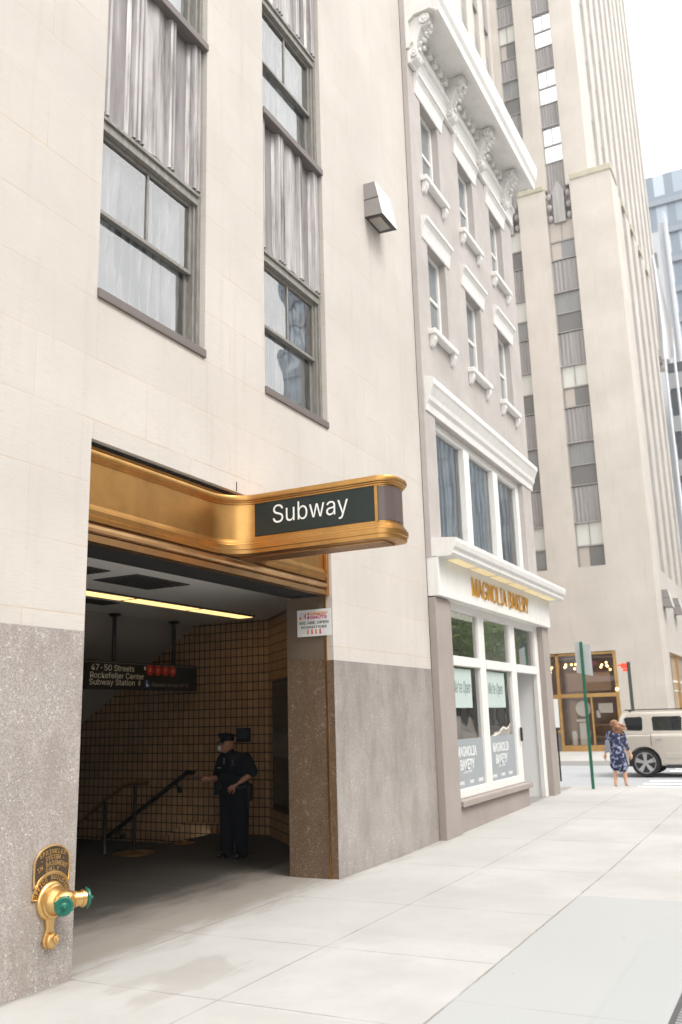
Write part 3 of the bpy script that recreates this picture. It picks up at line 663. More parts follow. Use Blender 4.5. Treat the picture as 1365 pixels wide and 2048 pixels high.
# ------------------------------------------------------------------ inside the entrance
for i, (x0, x1) in enumerate(((8.0, 9.50), (9.55, 11.0), (11.05, 12.48))):
    T = thing('ceiling_light', ['lit ceiling strip panel nearest the left jamb', 'middle lit ceiling strip panel of the row of three', 'lit ceiling strip panel farthest inside, at the right of the row'][i], 'ceiling light', ((x0+x1)/2, 3.0, 3.53), 'strip lights in the entrance ceiling')
    MB().box(x0, x1, 2.87, 3.20, 3.515, 3.539).build('frame', M['vent'], T); MB().box(x0+.02, x1-.02, 2.90, 3.17, 3.508, 3.514).build('diffuser', M['tube_light'], T)
for i, (x0, y0, sx_, sy_) in enumerate(((8.02, 1.62, 1.0, .68), (6.7, 1.70, .95, .6), (8.9, 3.46, .95, .35))):
    V = thing('ceiling_vent', ['dark square vent in the middle of the entrance ceiling', 'dark ceiling vent half hidden by the left wall edge', 'dark narrow ceiling vent behind the lit strip panels'][i], 'vent', (x0, y0, 3.53), 'vents in the entrance ceiling')
    MB().box(x0, x0+sx_, y0, y0+sy_, 3.526, 3.539).build('grille', M['vent'], V)
    s__ = MB()
    for k in range(1, 8): s__.box(x0+.03, x0+sx_-.03, y0+k*sy_/8-.01, y0+k*sy_/8+.004, 3.518, 3.526)
    s__.build('slats', M['dark_metal'], V)

H = thing('hanging_sign', 'black hanging station sign with white lettering and four red route discs', 'sign', (11.3, 4.4, 2.6))
MB().box(9.3, 12.93, 4.37, 4.44, 2.36, 2.80).build('board', M['sign_black'], H)
MB().box(9.3, 12.93, 4.362, 4.37, 2.765, 2.772).build('white_line', mat('faint_line', (.25, .26, .26), .6), H)
for x in (10.80, 12.30):
    h = MB(); h.tube((x, 4.40, 2.80), (x, 4.40, 3.53), .035, n=12); h.lathe((x, 4.40, 3.535), (0, 0, -1), [(0, .10), (.02, .10), (.05, .045)], 16); h.build('hanger', M['dark_metal'], H)
def ht(s, size, x, z, mm, width=None, align='LEFT', bold=.002, nm='lettering', y=4.3685, shear=0):
    t = fit(text_mb(s, size, .001, align, 0, shear=shear, res=3), width or size*.4, size*(.74 if 'y' in s else .6)); wv = max(v[0] for v in t.v)-min(v[0] for v in t.v)
    if width: t.v = [(p[0]*width/wv, p[1], p[2]) for p in t.v]
    place(t, (x, y, z), (1, 0, 0), (0, 0, 1)).build(nm, mm, H)
M['sign_white'] = mat('sign_white', (.88, .84, .76), .5)
ht('47-50 Streets', .155, 10.27, 2.69, M['sign_white'], .98); ht('Rockefeller Center', .155, 10.25, 2.575, M['sign_white'], 1.24); ht('Subway Station', .155, 10.24, 2.46, M['sign_white'], 1.03)
M['route_red'] = mat('route_red', (.62, .045, .025), .5); M['route_letter'] = mat('route_letter', (.70, .42, .34), .5); M['blue'] = mat('access_blue', (.01, .05, .16), .5)
for i, ch in enumerate('BDFM'):
    x = 11.65+i*.198; dc = MB().lathe((x, 4.37, 2.685), (0, -1, 0), [(0, .088), (.006, .088)], 28).build('route_disc', M['route_red'], H)
    t = text_mb(ch, .125, .001, bold=.002); place(t, (x, 4.3625, 2.685), (1, 0, 0), (0, 0, 1)).build('route_letter', M['route_letter'], dc)
ht('-', .1, 11.48, 2.71, M['sign_white'], bold=.004)
ht('e', .13, 11.36, 2.47, M['sign_white'], bold=.01)
MB().box(11.50, 11.66, 4.366, 4.37, 2.40, 2.52).build('access_square', M['blue'], H)
wch = MB().lathe((11.575, 4.3655, 2.44), (0, -1, 0), [(0, .026), (.002, .026)], 16); wch.tube((11.57, 4.364, 2.45), (11.565, 4.364, 2.495), .007); wch.ball((11.564, 4.364, 2.505), .011, 8); wch.tube((11.57, 4.364, 2.452), (11.605, 4.364, 2.45), .006); wch.tube((11.605, 4.364, 2.45), (11.62, 4.364, 2.418), .006)
wch.build('wheelchair_symbol', M['sign_white'], H)
ht('Elevator across 49 St', .10, 11.69, 2.455, mat('sign_grey', (.4, .38, .36), .5), 1.0, shear=.15)

Wn = thing('wall_notice', 'small dark blue notice on the tiled wall behind the police officer', 'notice', (12.99, 3.42, 1.6))
MB().box(12.97, 12.999, 3.29, 3.56, 1.49, 1.72).build('board', mat('notice_navy', (.006, .012, .022), .4), Wn)
l_ = MB()
for i, (a, b) in enumerate(((3.53, 3.40), (3.53, 3.34), (3.53, 3.33), (3.53, 3.36), (3.53, 3.35))): l_.box(12.966, 12.97, b, a, 1.685-i*.032, 1.693-i*.032)
l_.build('text_lines', mat('notice_ink', (.10, .14, .17), .5), Wn)
PC = thing('poster_case', 'dark framed poster case on the angled tiled wall beside the jamb', 'poster', (12.35, 2.3, .5))
dn = Vector((-.7071, .7071, 0)); al = Vector((-.7071, -.7071, 0))
base = Vector((12.62, 2.56, 0))
def slab(a0, a1, z0, z1, d0, d1, mm, nm, par):
    mb = MB(); v = []
    for a in (a0, a1):
        for d in (d0, d1):
            for z in (z0, z1): p = base+al*a+dn*d; v.append((p.x, p.y, z))
    mb.add(v, [(0,1,3,2), (4,6,7,5), (0,4,5,1), (2,3,7,6), (0,2,6,4), (1,5,7,3)]); return mb.build(nm, mm, par, bevel=.004)
slab(0, 1.3, .46, 2.46, .002, .06, M['dark_metal'], 'frame', PC)
slab(.05, 1.25, .56, 1.25, .061, .066, mat('poster_dark', (.02, .03, .035), .25), 'poster', PC); slab(.05, 1.25, 1.27, 1.62, .061, .066, mat('poster_grey', (.10, .105, .095), .25), 'poster_band', PC)
slab(.05, 1.25, 1.64, 2.40, .061, .066, mat('poster_green', (.012, .022, .022), .25), 'poster_top', PC)
slab(.18, .24, .9, 1.15, .067, .069, mat('poster_pink', (.16, .08, .09), .4), 'poster_figure', PC)

# handrails
R1 = thing('stair_handrail', 'brass topped handrail on two posts at the head of the stairs', 'handrail', (10.72, 3.84, 0), 'stair handrails')
sl = -.636
pts = [(10.72, 3.62, .985), (10.72, 3.90, .985), (10.72, 4.05, .955), (10.72, 7.5, .955+sl*3.45)]
MB().path(pts, .032, 14).build('rail', M['bronze_shop'], R1, smooth=True)
MB().tube((10.72, 3.84, .0), (10.72, 3.84, .96), .028).build('post', M['dark_metal'], R1)
MB().tube((10.72, 4.40, -.35), (10.72, 4.40, .72), .028).build('post', M['dark_metal'], R1)
MB().lathe((10.72, 3.84, .001), (0, 0, 1), [(0, .30), (.012, .30), (.02, .12), (.05, .05)], 28).build('base_plate', M['bronze_shop'], R1, smooth=True)
R2 = thing('stair_handrail', 'dark handrail bracketed along the tiled stair wall', 'handrail', (12.88, 4.5, .9), 'stair handrails')
MB().path([(12.86, 4.36, 1.0), (12.86, 4.52, .985), (12.86, 8.6, .985+sl*4.08)], .04, 12).build('rail', M['dark_metal'], R2, smooth=True)
for y in (4.75, 6.0, 7.3):
    zz = .985+sl*(y-4.52); b_ = MB().tube((12.86, y, zz-.02), (12.93, y, zz-.12), .014); b_.lathe((12.998, y, zz-.14), (-1, 0, 0), [(0, .055), (.02, .055), (.06, .02)], 14); b_.build('bracket', M['dark_metal'], R2)
FD = thing('floor_plate', 'small brass disc on the dark floor near the stair wall', 'floor plate', (11.85, 3.78, 0))
MB().lathe((11.85, 3.78, .001), (0, 0, 1), [(0, .17), (.01, .17), (.02, .07), (.04, .05)], 24).build('disc', M['bronze_shop'], FD, smooth=True)

# ------------------------------------------------------------------ people
def blob(name, balls, cones, voxel, mm, parent, smooth_it=4, origin=(0, 0, 0)):
    mb = MB(); o = Vector(origin)
    for c, r, s3 in balls: mb.ball(tuple(Vector(c)+o), r, 20, *s3)
    for p0, r0, p1, r1 in cones:
        mb.tube(Vector(p0)+o, Vector(p1)+o, r0, r1, 18); mb.ball(tuple(Vector(p0)+o), r0, 16); mb.ball(tuple(Vector(p1)+o), r1, 16)
    ob = mb.build(name+'_tmp', mm, parent)
    rm_ = ob.modifiers.new('r', 'REMESH'); rm_.mode = 'VOXEL'; rm_.voxel_size = voxel; rm_.use_smooth_shade = True
    sm = ob.modifiers.new('s', 'SMOOTH'); sm.iterations = smooth_it; sm.factor = .5
    dg = bpy.context.evaluated_depsgraph_get(); me = bpy.data.meshes.new_from_object(ob.evaluated_get(dg)); me.name = name
    off = LOC[ob.name]; bpy.data.objects.remove(ob)
    r = bpy.data.objects.new(name, me); col.objects.link(r); r.parent = parent; LOC[r.name] = off
    me.materials.clear(); me.materials.append(mm)
    for p in me.polygons: p.use_smooth = True
    return r
def hand(cones, balls, wrist, d, up, curl=.3, s=1.0):
    """palm and five fingers; d: hand direction, up: back of the hand"""
    d = Vector(d).normalized(); up = Vector(up); up = (up-d*up.dot(d)).normalized(); sd_ = d.cross(up)
    w_ = Vector(wrist); pc = w_+d*.045*s
    balls.append((tuple(pc), .042*s, (1, 1, 1))); cones.append((tuple(w_), .027*s, tuple(w_+d*.08*s), .034*s))
    for i, (off, ln_) in enumerate(((-.032, .068), (-.011, .078), (.011, .073), (.031, .058))):
        a = w_+d*.08*s+sd_*off*s; b = a+(d*math.cos(curl)-up*math.sin(curl))*ln_*.55*s; c = b+(d*math.cos(curl*2.4)-up*math.sin(curl*2.4))*ln_*.5*s
        cones.append((tuple(a), .0095*s, tuple(b), .009*s)); cones.append((tuple(b), .009*s, tuple(c), .0075*s))
    a = w_+d*.03*s-sd_*.035*s; b = a+(d*.6-sd_*.7).normalized()*.04*s; c = b+(d*.9-sd_*.2).normalized()*.032*s
    cones.append((tuple(a), .013*s, tuple(b), .011*s)); cones.append((tuple(b), .011*s, tuple(c), .009*s))

M['skin'] = mat('skin', (.42, .22, .14), .55); M['skin_dark'] = mat('skin_brown', (.34, .16, .10), .55)
M['uniform'] = mat('navy_uniform', (.003, .005, .010), .9, spec=.2); M['uniform2'] = mat('dark_trousers', (.0025, .004, .007), .9, spec=.15)
M['mask'] = mat('surgical_mask', (.50, .60, .64), .7); M['leather'] = mat('black_leather', (.008, .008, .009), .4)
# officer: stands facing the camera (-X), head turned to +Y, right arm (towards +Y) holding a phone, left hand at the belt
PO = thing('person', 'police officer in dark navy uniform, peaked cap and pale face mask, standing in the entrance', 'person', (10.9, 2.2, 0))
o = (10.9, 2.2, 0)
balls = [((-.005, .14, 1.515), .095, (.95, 1.05, 1.28)), ((-.03, .165, 1.46), .07, (1, 1, .9)), ((-.09, .20, 1.50), .014, (1, 1, 1.6)), ((.01, .045, 1.50), .02, (1, .6, 1.5)), ((0, 0, 1.0), .15, (.85, 1.15, .9)), ((0, .01, 1.2), .17, (.8, 1.15, 1.1))]
cones = [((.01, .07, 1.30), .075, (.0, .115, 1.44), .058), ((0, .01, .95), .15, (0, .02, 1.22), .155),
         ((0, .21, 1.30), .07, (-.01, .27, 1.06), .05), ((-.01, .27, 1.06), .045, (-.22, .30, 1.05), .032),
         ((0, -.19, 1.31), .07, (.0, -.30, 1.12), .052), ((.0, -.30, 1.12), .047, (-.15, -.10, .965), .033),
         ((0, .11, .9), .10, (.0, .14, .5), .065), ((.0, .14, .5), .062, (0, .15, .09), .045), ((0, -.10, .9), .10, (.01, -.13, .5), .065), ((.01, -.13, .5), .062, (.01, -.15, .09), .045)]
hand(cones, balls, (-.22, .30, 1.05), (-.55, .80, .05), (0, 0, -1), .5); hand(cones, balls, (-.15, -.10, .965), (-.35, .75, -.6), (-1, -.2, .2), .5)
blob('body', balls, cones, .0068, M['skin_dark'], PO, 3, o)
shirt_c = [((0, .02, .93), .175, (0, .02, 1.12), .175), ((0, .02, 1.12), .175, (0, .01, 1.26), .165), ((0, .0, 1.28), .10, (0, .20, 1.315), .085), ((0, .0, 1.28), .10, (0, -.18, 1.325), .085),
           ((0, .20, 1.31), .088, (-.02, .275, 1.10), .078), ((0, -.18, 1.32), .088, (.0, -.29, 1.14), .08), ((.01, .05, 1.30), .10, (.01, .09, 1.385), .075)]
blob('shirt', [((0, .05, 1.2), .20, (.85, 1.2, .95)), ((0, -.06, 1.18), .19, (.85, 1.15, 1)), ((-.02, .02, 1.0), .20, (.95, 1.22, .8)), ((-.06, .1, 1.24), .07, (1, 1.3, .8)), ((-.06, -.05, 1.22), .07, (1, 1.3, .8))], shirt_c, .011, M['uniform'], PO, 3, o)
blob('trousers', [((0, .02, .88), .19, (.85, 1.1, .75))], [((0, .11, .88), .138, (0, .12, .5), .112), ((0, .12, .5), .112, (0, .13, .07), .092), ((0, -.09, .88), .138, (0, -.10, .5), .112), ((0, -.10, .5), .112, (0, -.12, .07), .092)], .011, M['uniform2'], PO, 3, o)
for y in (.15, -.145): blob('shoe', [((-.02, y, .05), .055, (1.2, .95, .9)), ((-.13, y+.01, .035), .05, (1.4, .95, .7))], [((.04, y, .05), .045, (-.15, y+.01, .035), .042)], .008, M['leather'], PO, 2, o)
blt = MB(); 
for z0 in (.93,): blt.loft([[(10.9+.182*math.cos(t)*r_, 2.215+.225*math.sin(t)*r_, z_) for t in [2*PI*i/32 for i in range(32)]] for z_, r_ in ((.925, 1.0), (.93, 1.04), (.985, 1.04), (.99, 1.0))])
blt.build('belt', M['leather'], PO, smooth=True)
MB().box(10.80, 10.88, 2.42, 2.50, .82, 1.0).build('radio', M['leather'], PO, bevel=.01); MB().box(10.86, 10.95, 1.93, 1.985, .74, .98).build('holster', M['leather'], PO, bevel=.01); MB().box(10.70, 10.735, 2.30, 2.36, .92, 1.0).build('belt_pouch', M['leather'], PO, bevel=.01)
# mask, cap
blob('face_mask', [((-.055, .205, 1.468), .052, (1, .95, .95)), ((-.045, .19, 1.45), .05, (1, 1, .8))], [], .006, M['mask'], PO, 2, o)
cp = MB(); cy_, cx_ = 2.2+.135, 10.9-.0
def ring(cx, cy, rx, ry, z, tilt=0): return [(cx+rx*math.cos(t), cy+ry*math.sin(t), z+tilt*math.sin(t)) for t in [2*PI*i/28 for i in range(28)]]
cp.loft([ring(cx_, cy_, .092, .10, 1.555, -.012), ring(cx_, cy_, .097, .105, 1.60, -.012), ring(cx_-.005, cy_+.005, .128, .135, 1.635, .0), ring(cx_-.005, cy_, .12, .125, 1.662, .01), ring(cx_, cy_, .04, .04, 1.675, .005)])
cp.build('peaked_cap', M['uniform'], PO, smooth=True)
vz = MB(); n = 14; a_ = [math.radians(75+i*120/n) for i in range(n+1)]
vz.sheet([[(cx_+.095*math.cos(t), cy_+.102*math.sin(t), 1.566) for t in a_], [(cx_+.13*math.cos(t), cy_+.145*math.sin(t), 1.553) for t in a_], [(cx_+.15*math.cos(t), cy_+.168*math.sin(t), 1.538) for t in a_]]); vz.build('cap_visor', M['leather'], PO, fix=False)
bg_ = MB().box(10.725, 10.735, 2.325, 2.375, 1.195, 1.207); bg_.build('name_bar', mat('name_bar', (.5, .5, .48), .3, .6), PO)
bg_ = MB().box(10.735, 10.745, 2.27, 2.282, 1.25, 1.33); bg_.build('pen', mat('pen', (.2, .2, .2), .4), PO)
bg_ = MB().box(10.725, 10.74, 2.10, 2.15, 1.23, 1.245).box(10.725, 10.74, 2.11, 2.14, 1.26, 1.30); bg_.build('badge', mat('badge', (.10, .11, .11), .3, .6), PO)
ph = thing('phone', 'dark phone held out in the officer hand', 'phone', (10.62, 2.61, 1.08)); MB().box(10.58, 10.66, 2.54, 2.69, 1.075, 1.085).build('phone_body', M['leather'], ph, bevel=.003)

# woman crossing, seen from behind
WO = thing('person', 'woman with wind-blown auburn hair in a navy patterned dress, walking away', 'person', (22.9, -.86, 0))
o = (22.9, -.86, 0)
balls = [((0, 0, 1.49), .088, (1, .9, 1.25)), ((.02, 0, .93), .15, (.75, 1.1, .9)), ((.0, 0, 1.2), .14, (.7, 1.1, 1.2)), ((.09, .0, 1.47), .014, (1, 1, 1.5))]
cones = [((0, 0, 1.28), .06, (.0, 0, 1.42), .05), ((0, .16, 1.27), .05, (-.01, .22, 1.02), .038), ((-.01, .22, 1.02), .037, (-.02, .29, .80), .026), ((0, -.16, 1.27), .05, (.0, -.22, 1.02), .038), ((.0, -.22, 1.02), .037, (.05, -.30, .80), .026),
         ((0, .085, .85), .095, (.02, .09, .5), .06), ((.02, .09, .5), .057, (-.06, .10, .09), .036), ((0, -.085, .85), .095, (.06, -.11, .5), .06), ((.06, -.11, .5), .057, (.06, -.13, .09), .036),
         ((-.06, .10, .09), .034, (.06, .10, .05), .03), ((.06, -.13, .09), .034, (.18, -.13, .04), .03)]
hand(cones, balls, (-.02, .29, .80), (0, .15, -1), (0, 1, 0), .3); hand(cones, balls, (.05, -.30, .80), (.1, -.1, -1), (0, -1, 0), .3)
M['skin_light'] = mat('skin_light', (.60, .34, .22), .55)
blob('body', balls, cones, .0075, M['skin_light'], WO, 3, o)
def dress():
    m_ = mat('navy_print', (.02, .025, .07), .85); p = pos(m_); vo = N(m_, 'ShaderNodeTexNoise'); vo.inputs['Scale'].default_value = 14; vo.inputs['Detail'].default_value = 2; L(m_, p, vo.inputs['Vector'])
    setc(m_, ramp(m_, vo.outputs['Fac'], [(.46, (.012, .016, .05)), (.54, (.05, .06, .15)), (.62, (.30, .32, .42))])); return m_
blob('dress', [((0, 0, 1.22), .16, (.8, 1.1, 1.0))], [((0, .0, 1.27), .085, (0, .15, 1.285), .068), ((0, .0, 1.27), .085, (0, -.15, 1.285), .068), ((0, .16, 1.28), .07, (-.01, .215, 1.03), .055), ((0, -.16, 1.28), .07, (0, -.215, 1.03), .055),
     ((-.01, .215, 1.03), .052, (-.015, .25, .92), .045), ((0, -.215, 1.03), .052, (.02, -.25, .92), .045), ((0, 0, 1.2), .145, (0, 0, .95), .155), ((0, 0, .95), .16, (0, .05, .55), .15), ((0, 0, .95), .16, (.02, -.07, .53), .16)], .011, dress(), WO, 3, o)
def hairm():
    m_ = mat('auburn_hair', (.3, .14, .07), .55); p = pos(m_)
    setc(m_, ramp(m_, noise(m_, mapping(m_, p, (12, 4, 12)), 2, 4), [(.4, (.14, .055, .025)), (.6, (.36, .17, .08)), (.72, (.62, .36, .18))])); return m_
blob('hair', [((-.03, 0, 1.51), .105, (.95, 1, 1.05)), ((-.07, -.05, 1.42), .085, (.8, 1, 1.2)), ((-.07, -.12, 1.40), .07, (.8, 1.2, .9)), ((-.06, -.03, 1.33), .07, (.7, 1, 1.2))],
     [((-.05, -.06, 1.50), .06, (-.05, -.26, 1.45), .018), ((-.06, -.08, 1.45), .055, (-.06, -.30, 1.36), .014), ((-.07, -.06, 1.38), .05, (-.06, -.20, 1.26), .014), ((-.08, 0, 1.36), .05, (-.08, -.05, 1.20), .015)], .009, hairm(), WO, 2, o)
for p_s in ((-.02, .10), (.10, -.13)): blob('shoe', [((p_s[0], p_s[1], .03), .035, (2.4, 1, .8))], [], .008, mat('pale_shoe', (.5, .45, .42), .6), WO, 1, o)
bgm = mat('grey_bag_cloth', (.22, .24, .27), .7)
bag_ = thing('shoulder_bag', 'grey bag hanging at the left side of the walking woman', 'bag', (22.75, -.68, .9))
MB().prism([(-.63, 1.13), (-.72, 1.14), (-.74, .86), (-.60, .84)], 'x', 22.70, 22.76).build('bag_body', bgm, bag_, bevel=.012)
MB().path([(22.73, -.66, 1.13), (22.78, -.72, 1.27), (22.88, -.72, 1.345), (22.96, -.70, 1.28)], .008, 8).build('strap', bgm, bag_)

# ------------------------------------------------------------------ bakery
BY = -.10
K2 = thing('bakery_building', 'taupe three storey bakery building with white cornice and shopfront', 'building', (16.4, BY, 0))
bx0, bx1 = 13.06, 19.55
def wall_holes(x0, x1, z0, z1, holes, y0, y1, name, mm, par):
    mb = MB(); xs_ = sorted({x0, x1}|{h[0] for h in holes}|{h[1] for h in holes}); zs_ = sorted({z0, z1}|{h[2] for h in holes}|{h[3] for h in holes})
    for i in range(len(zs_)-1):
        run = None
        for j in range(len(xs_)-1):
            cx, cz = (xs_[j]+xs_[j+1])/2, (zs_[i]+zs_[i+1])/2
            solid = not any(h[0] < cx < h[1] and h[2] < cz < h[3] for h in holes)
            if solid: run = [xs_[j], xs_[j+1]] if run is None else [run[0], xs_[j+1]]
            if (not solid or j == len(xs_)-2) and run: mb.box(run[0], run[1], y0, y1, zs_[i], zs_[i+1]); run = None
    return mb.build(name, mm, par)
cols_ = [(13.62, 14.52), (15.66, 16.58), (17.74, 18.66)]
rowsz = [(8.40, 10.10), (11.40, 13.05)]
holes = [(a, b, c, d) for a, b in cols_ for c, d in rowsz]+[(13.55, 18.85, 4.6, 6.80)]
wall_holes(bx0, bx1, 4.3, 15.1, holes, BY, .35, 'wall', M['taupe'], K2)
MB().box(bx0, bx1, .35, 8, 4.3, 15.0).build('rear_mass', M['taupe'], K2)
MB().box(13.055, bx0, -.006, .2, -.1, 15.1).build('seam', M['dark_metal'], K2)
def dh_window(x0, x1, z0, z1):
    f = MB(); y = BY+.13; w_ = .075
    f.box(x0, x0+w_, y, y+.12, z0, z1); f.box(x1-w_, x1, y, y+.12, z0, z1); f.box(x0+w_, x1-w_, y, y+.12, z1-w_, z1); f.box(x0+w_, x1-w_, y, y+.12, z0, z0+w_)
    zm = (z0+z1)/2; f.box(x0+w_, x1-w_, y+.02, y+.1, zm-.035, zm+.035)
    fr = f.build('window', M['white_trim'], K2, bevel=.006)
    g_ = MB(); g_.box(x0+w_, x1-w_, y+.05, y+.058, z0+w_, zm-.035); g_.box(x0+w_, x1-w_, y+.04, y+.048, zm+.035, z1-w_); g_.build('glass', M['glass_dark'], fr)
    # sill with two corbels
    s1 = MB().box(x0-.16, x1+.14, BY-.13, BY+.1, z0-.11, z0-.005).build('sill', M['white_trim'], fr, bevel=.02)
    for xx in (x0-.12, x1-.02): MB().prism([(BY+.0, z0-.11), (BY-.105, z0-.11), (BY-.10, z0-.20), (BY-.05, z0-.31), (BY, z0-.33)], 'x', xx, xx+.12).build('sill_corbel', M['white_trim'], fr, bevel=.01)
    # crown lintel
    l_ = MB(); l_.prism([(BY, z1+.0), (BY-.03, z1+.0), (BY-.05, z1+.05), (BY-.06, z1+.14), (BY-.10, z1+.30), (BY-.16, z1+.38), (BY-.20, z1+.40), (BY-.20, z1+.47), (BY-.14, z1+.50), (BY, z1+.52)], 'x', x0-.26, x1+.20)
    l_.v = [(x, BY+(y-BY)*.62, z1+(z-z1)*.86) for x, y, z in l_.v]
    l_.build('lintel', M['white_trim'], fr)
for a, b in cols_:
    for c, d in rowsz: dh_window(a, b, c, d)
# bay window of the first floor
f = MB(); y = BY+.10; X0, X1, Z0, Z1 = 13.55, 18.85, 4.6, 6.80
f.box(X0, X0+.16, y, y+.14, Z0, Z1); f.box(X1-.22, X1, y, y+.14, Z0, Z1); f.box(X0+.16, X1-.22, y, y+.14, Z1-.14, Z1); f.box(X0+.16, X1-.22, y, y+.14, Z0, Z0+.14)
for x in (15.15, 16.92): f.box(x, x+.30, y-.03, y+.14, Z0+.14, Z1-.14)
bw_ = f.build('bay_window', M['white_trim'], K2, bevel=.01)
MB().quad((X0+.1, y+.08, Z0+.1), (X1-.15, y+.08, Z0+.1), (X1-.15, y+.08, Z1-.1), (X0+.1, y+.08, Z1-.1)).build('glass', M['glass_bay'], bw_, fix=False)
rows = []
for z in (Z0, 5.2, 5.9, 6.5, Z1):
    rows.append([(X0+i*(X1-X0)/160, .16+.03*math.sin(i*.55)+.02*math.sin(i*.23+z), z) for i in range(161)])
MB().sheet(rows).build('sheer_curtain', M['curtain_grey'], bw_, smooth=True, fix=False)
for xd, xe in () and ((13.75, 13.95), (16.0, 16.16), (17.75, 17.9), (16.6, 16.7), (18.4, 18.5)):
    MB().add([(xd, .24, Z1), (xe, .24, Z1), (xe+.12, .24, 5.5), (xe+.35, .24, Z0), (xd+.28, .24, Z0), (xd+.08, .24, 5.5)], [(0, 1, 2, 5), (5, 2, 3, 4)]).build('drape_edge', M['white_trim'], bw_, fix=False)
l_ = MB(); l_.prism([(BY, 6.80), (BY-.04, 6.80), (BY-.06, 6.92), (BY-.13, 6.98), (BY-.15, 7.06), (BY-.24, 7.20), (BY-.28, 7.24), (BY-.28, 7.34), (BY-.2, 7.38), (BY, 7.40)], 'x', 13.12, 19.62); l_.v = [(x, BY+(y-BY)*.62, z) for x, y, z in l_.v]; l_.build('bay_cornice', M['white_trim'], K2)
# shopfront
MB().box(13.065, 13.74, BY-.025, .25, -.1, 3.66).build('pilaster', M['taupe_dark'], K2, bevel=.01); MB().box(19.50, 20.02, BY-.025, 1.4, -.1, 3.72).build('pilaster', M['taupe_dark'], K2, bevel=.01)
MB().box(13.74, 17.75, BY+.02, .25, -.1, .40).build('stall_riser', M['taupe_dark'], K2, bevel=.008)
MB().box(13.78, 17.80, BY-.055, .10, .42, .515).build('shop_sill', M['taupe_dark'], K2, bevel=.01)
fas = MB(); fas.box(13.07, 19.98, BY-.10, .28, 3.68, 4.32); fas.build('fascia_board', M['white_trim'], K2, bevel=.01)
fas = MB(); fas.prism([(.25, 4.30), (BY-.30, 4.30), (BY-.36, 4.34), (BY-.36, 4.40), (BY-.40, 4.44), (BY-.42, 4.52), (BY-.42, 4.58), (BY, 4.62), (.25, 4.62)], 'x', 13.07, 20.35); fas.build('canopy', M['white_trim'], K2)
cv = MB()
for i in range(6): a = 13.45+i*1.10; cv.box(a, a+.93, BY-.29, BY-.12, 4.285, 4.298)
cv.build('cove_light', mat('lit_cove', (.9, .8, .5), .5, emit=(1.0, .72, .36), es=.15), K2)
sf = MB(); y0, y1 = .0, .10
for a, b in ((13.74, 14.02), (15.46, 15.78), (17.40, 17.74)): sf.box(a, b, y0, y1, .52, 3.68)
sf.box(19.26, 19.50, y0, y1, .10, 3.68)
for a, b in ((14.02, 15.46), (15.78, 17.40), (17.74, 19.26)): sf.box(a, b, y0+.002, y1, 3.56, 3.68); sf.box(a, b, y0-.02, y1, 2.64, 2.80)
for a, b in ((14.02, 15.46), (15.78, 17.40)): sf.box(a, b, y0+.002, y1, .52, .66)
sw = sf.build('shop_window', M['white_trim'], K2, bevel=.008)
gl = MB()
for a, b in ((14.02, 15.46), (15.78, 17.40)):
    gl.quad((a, .055, .62), (b, .055, .62), (b, .055, 2.64), (a, .055, 2.64))
for a, b in ((14.02, 15.46), (15.78, 17.40), (17.74, 19.26)): gl.quad((a, .055, 2.80), (b, .055, 2.80), (b, .055, 3.58), (a, .055, 3.58))
gl.build('glass', M['glass_shop'], sw, fix=False)
M['vinyl'] = mat('grey_vinyl', (.30, .325, .345), .6); M['vinyl_white'] = mat('white_vinyl', (.75, .76, .76), .6); M['mint'] = mat('mint_poster', (.46, .54, .51), .6); M['poster_ink'] = mat('poster_ink', (.15, .19, .20), .6)
for i, (a, b) in enumerate(((14.02, 15.46), (15.78, 17.40))):
    vd = MB().box(a+.004, b-.004, .044, .05, .664, 1.44).build('window_decal', M['vinyl'], sw)
    mid = a+.58 if i == 0 else a+.72
    lt = MB()
    for s, z, wd, sz in (('MAGNOLIA', 1.24, .98, .29), ('BAKERY', 1.03, .70, .29), ('NEW YORK', .905, .42, .07)):
        t = fit(text_mb(s, sz, .0015, bold=.003 if sz > .1 else .0, res=2), None, .165 if sz > .1 else .045); wv = max(v[0] for v in t.v)-min(v[0] for v in t.v); t.v = [(p[0]*wd/wv, p[1], p[2]) for p in t.v]
        place(t, (mid, .041, z), (1, 0, 0), (0, 0, 1), lt)
    for s, x in (('COFFEE', .25), ('CAKES', .75), ('ICEBOX', 1.22)):
        t = text_mb(s, .10, .0015, bold=.003, res=2); place(t, (a+x, .041, .745), (1, 0, 0), (0, 0, 1), lt)
    lt.build('lettering', M['vinyl_white'], vd)
    ps = MB().box(a+.01, b-.42, .044, .05, 1.95, 2.60).build('window_poster', M['mint'], sw)
    t = fit(text_mb("We're Open", .30, .001, bold=0, shear=.25, res=3), .85, .26); wv = max(v[0] for v in t.v)-min(v[0] for v in t.v); t.v = [(p[0]*.85/wv, p[1], p[2]) for p in t.v]
    place(t, ((a+b-.42)/2, .042, 2.27), (1, 0, 0), (0, 0, 1)).build('poster_lettering', M['poster_ink'], ps)
# interior of the shop and entry recess
MB().box(13.3, 17.5, .8, .9, 0, 3.68).build('shop_back_wall', mat('shop_inside', (.16, .15, .14), .8), K2)
MB().box(17.5, 19.30, 1.35, 1.4, .06, 3.68).build('entry_back_wall', mat('entry_dark', (.10, .10, .10), .6), K2)
MB().box(19.302, 19.40, .1, 1.4, .05, 3.68).build('entry_side_panel', mat('white_door_paint', (.86, .86, .85), .4), K2)
MB().box(17.48, 17.56, .1, 1.35, .06, 2.66).build('entry_door', M['white_trim'], K2)
MB().box(17.60, 17.64, -.06, -.02, 1.30, 1.56).build('door_handle', M['dark_metal'], K2)
MB().box(17.5, 19.3, .1, 1.35, 3.60, 3.68).build('entry_ceiling', M['white_trim'], K2)
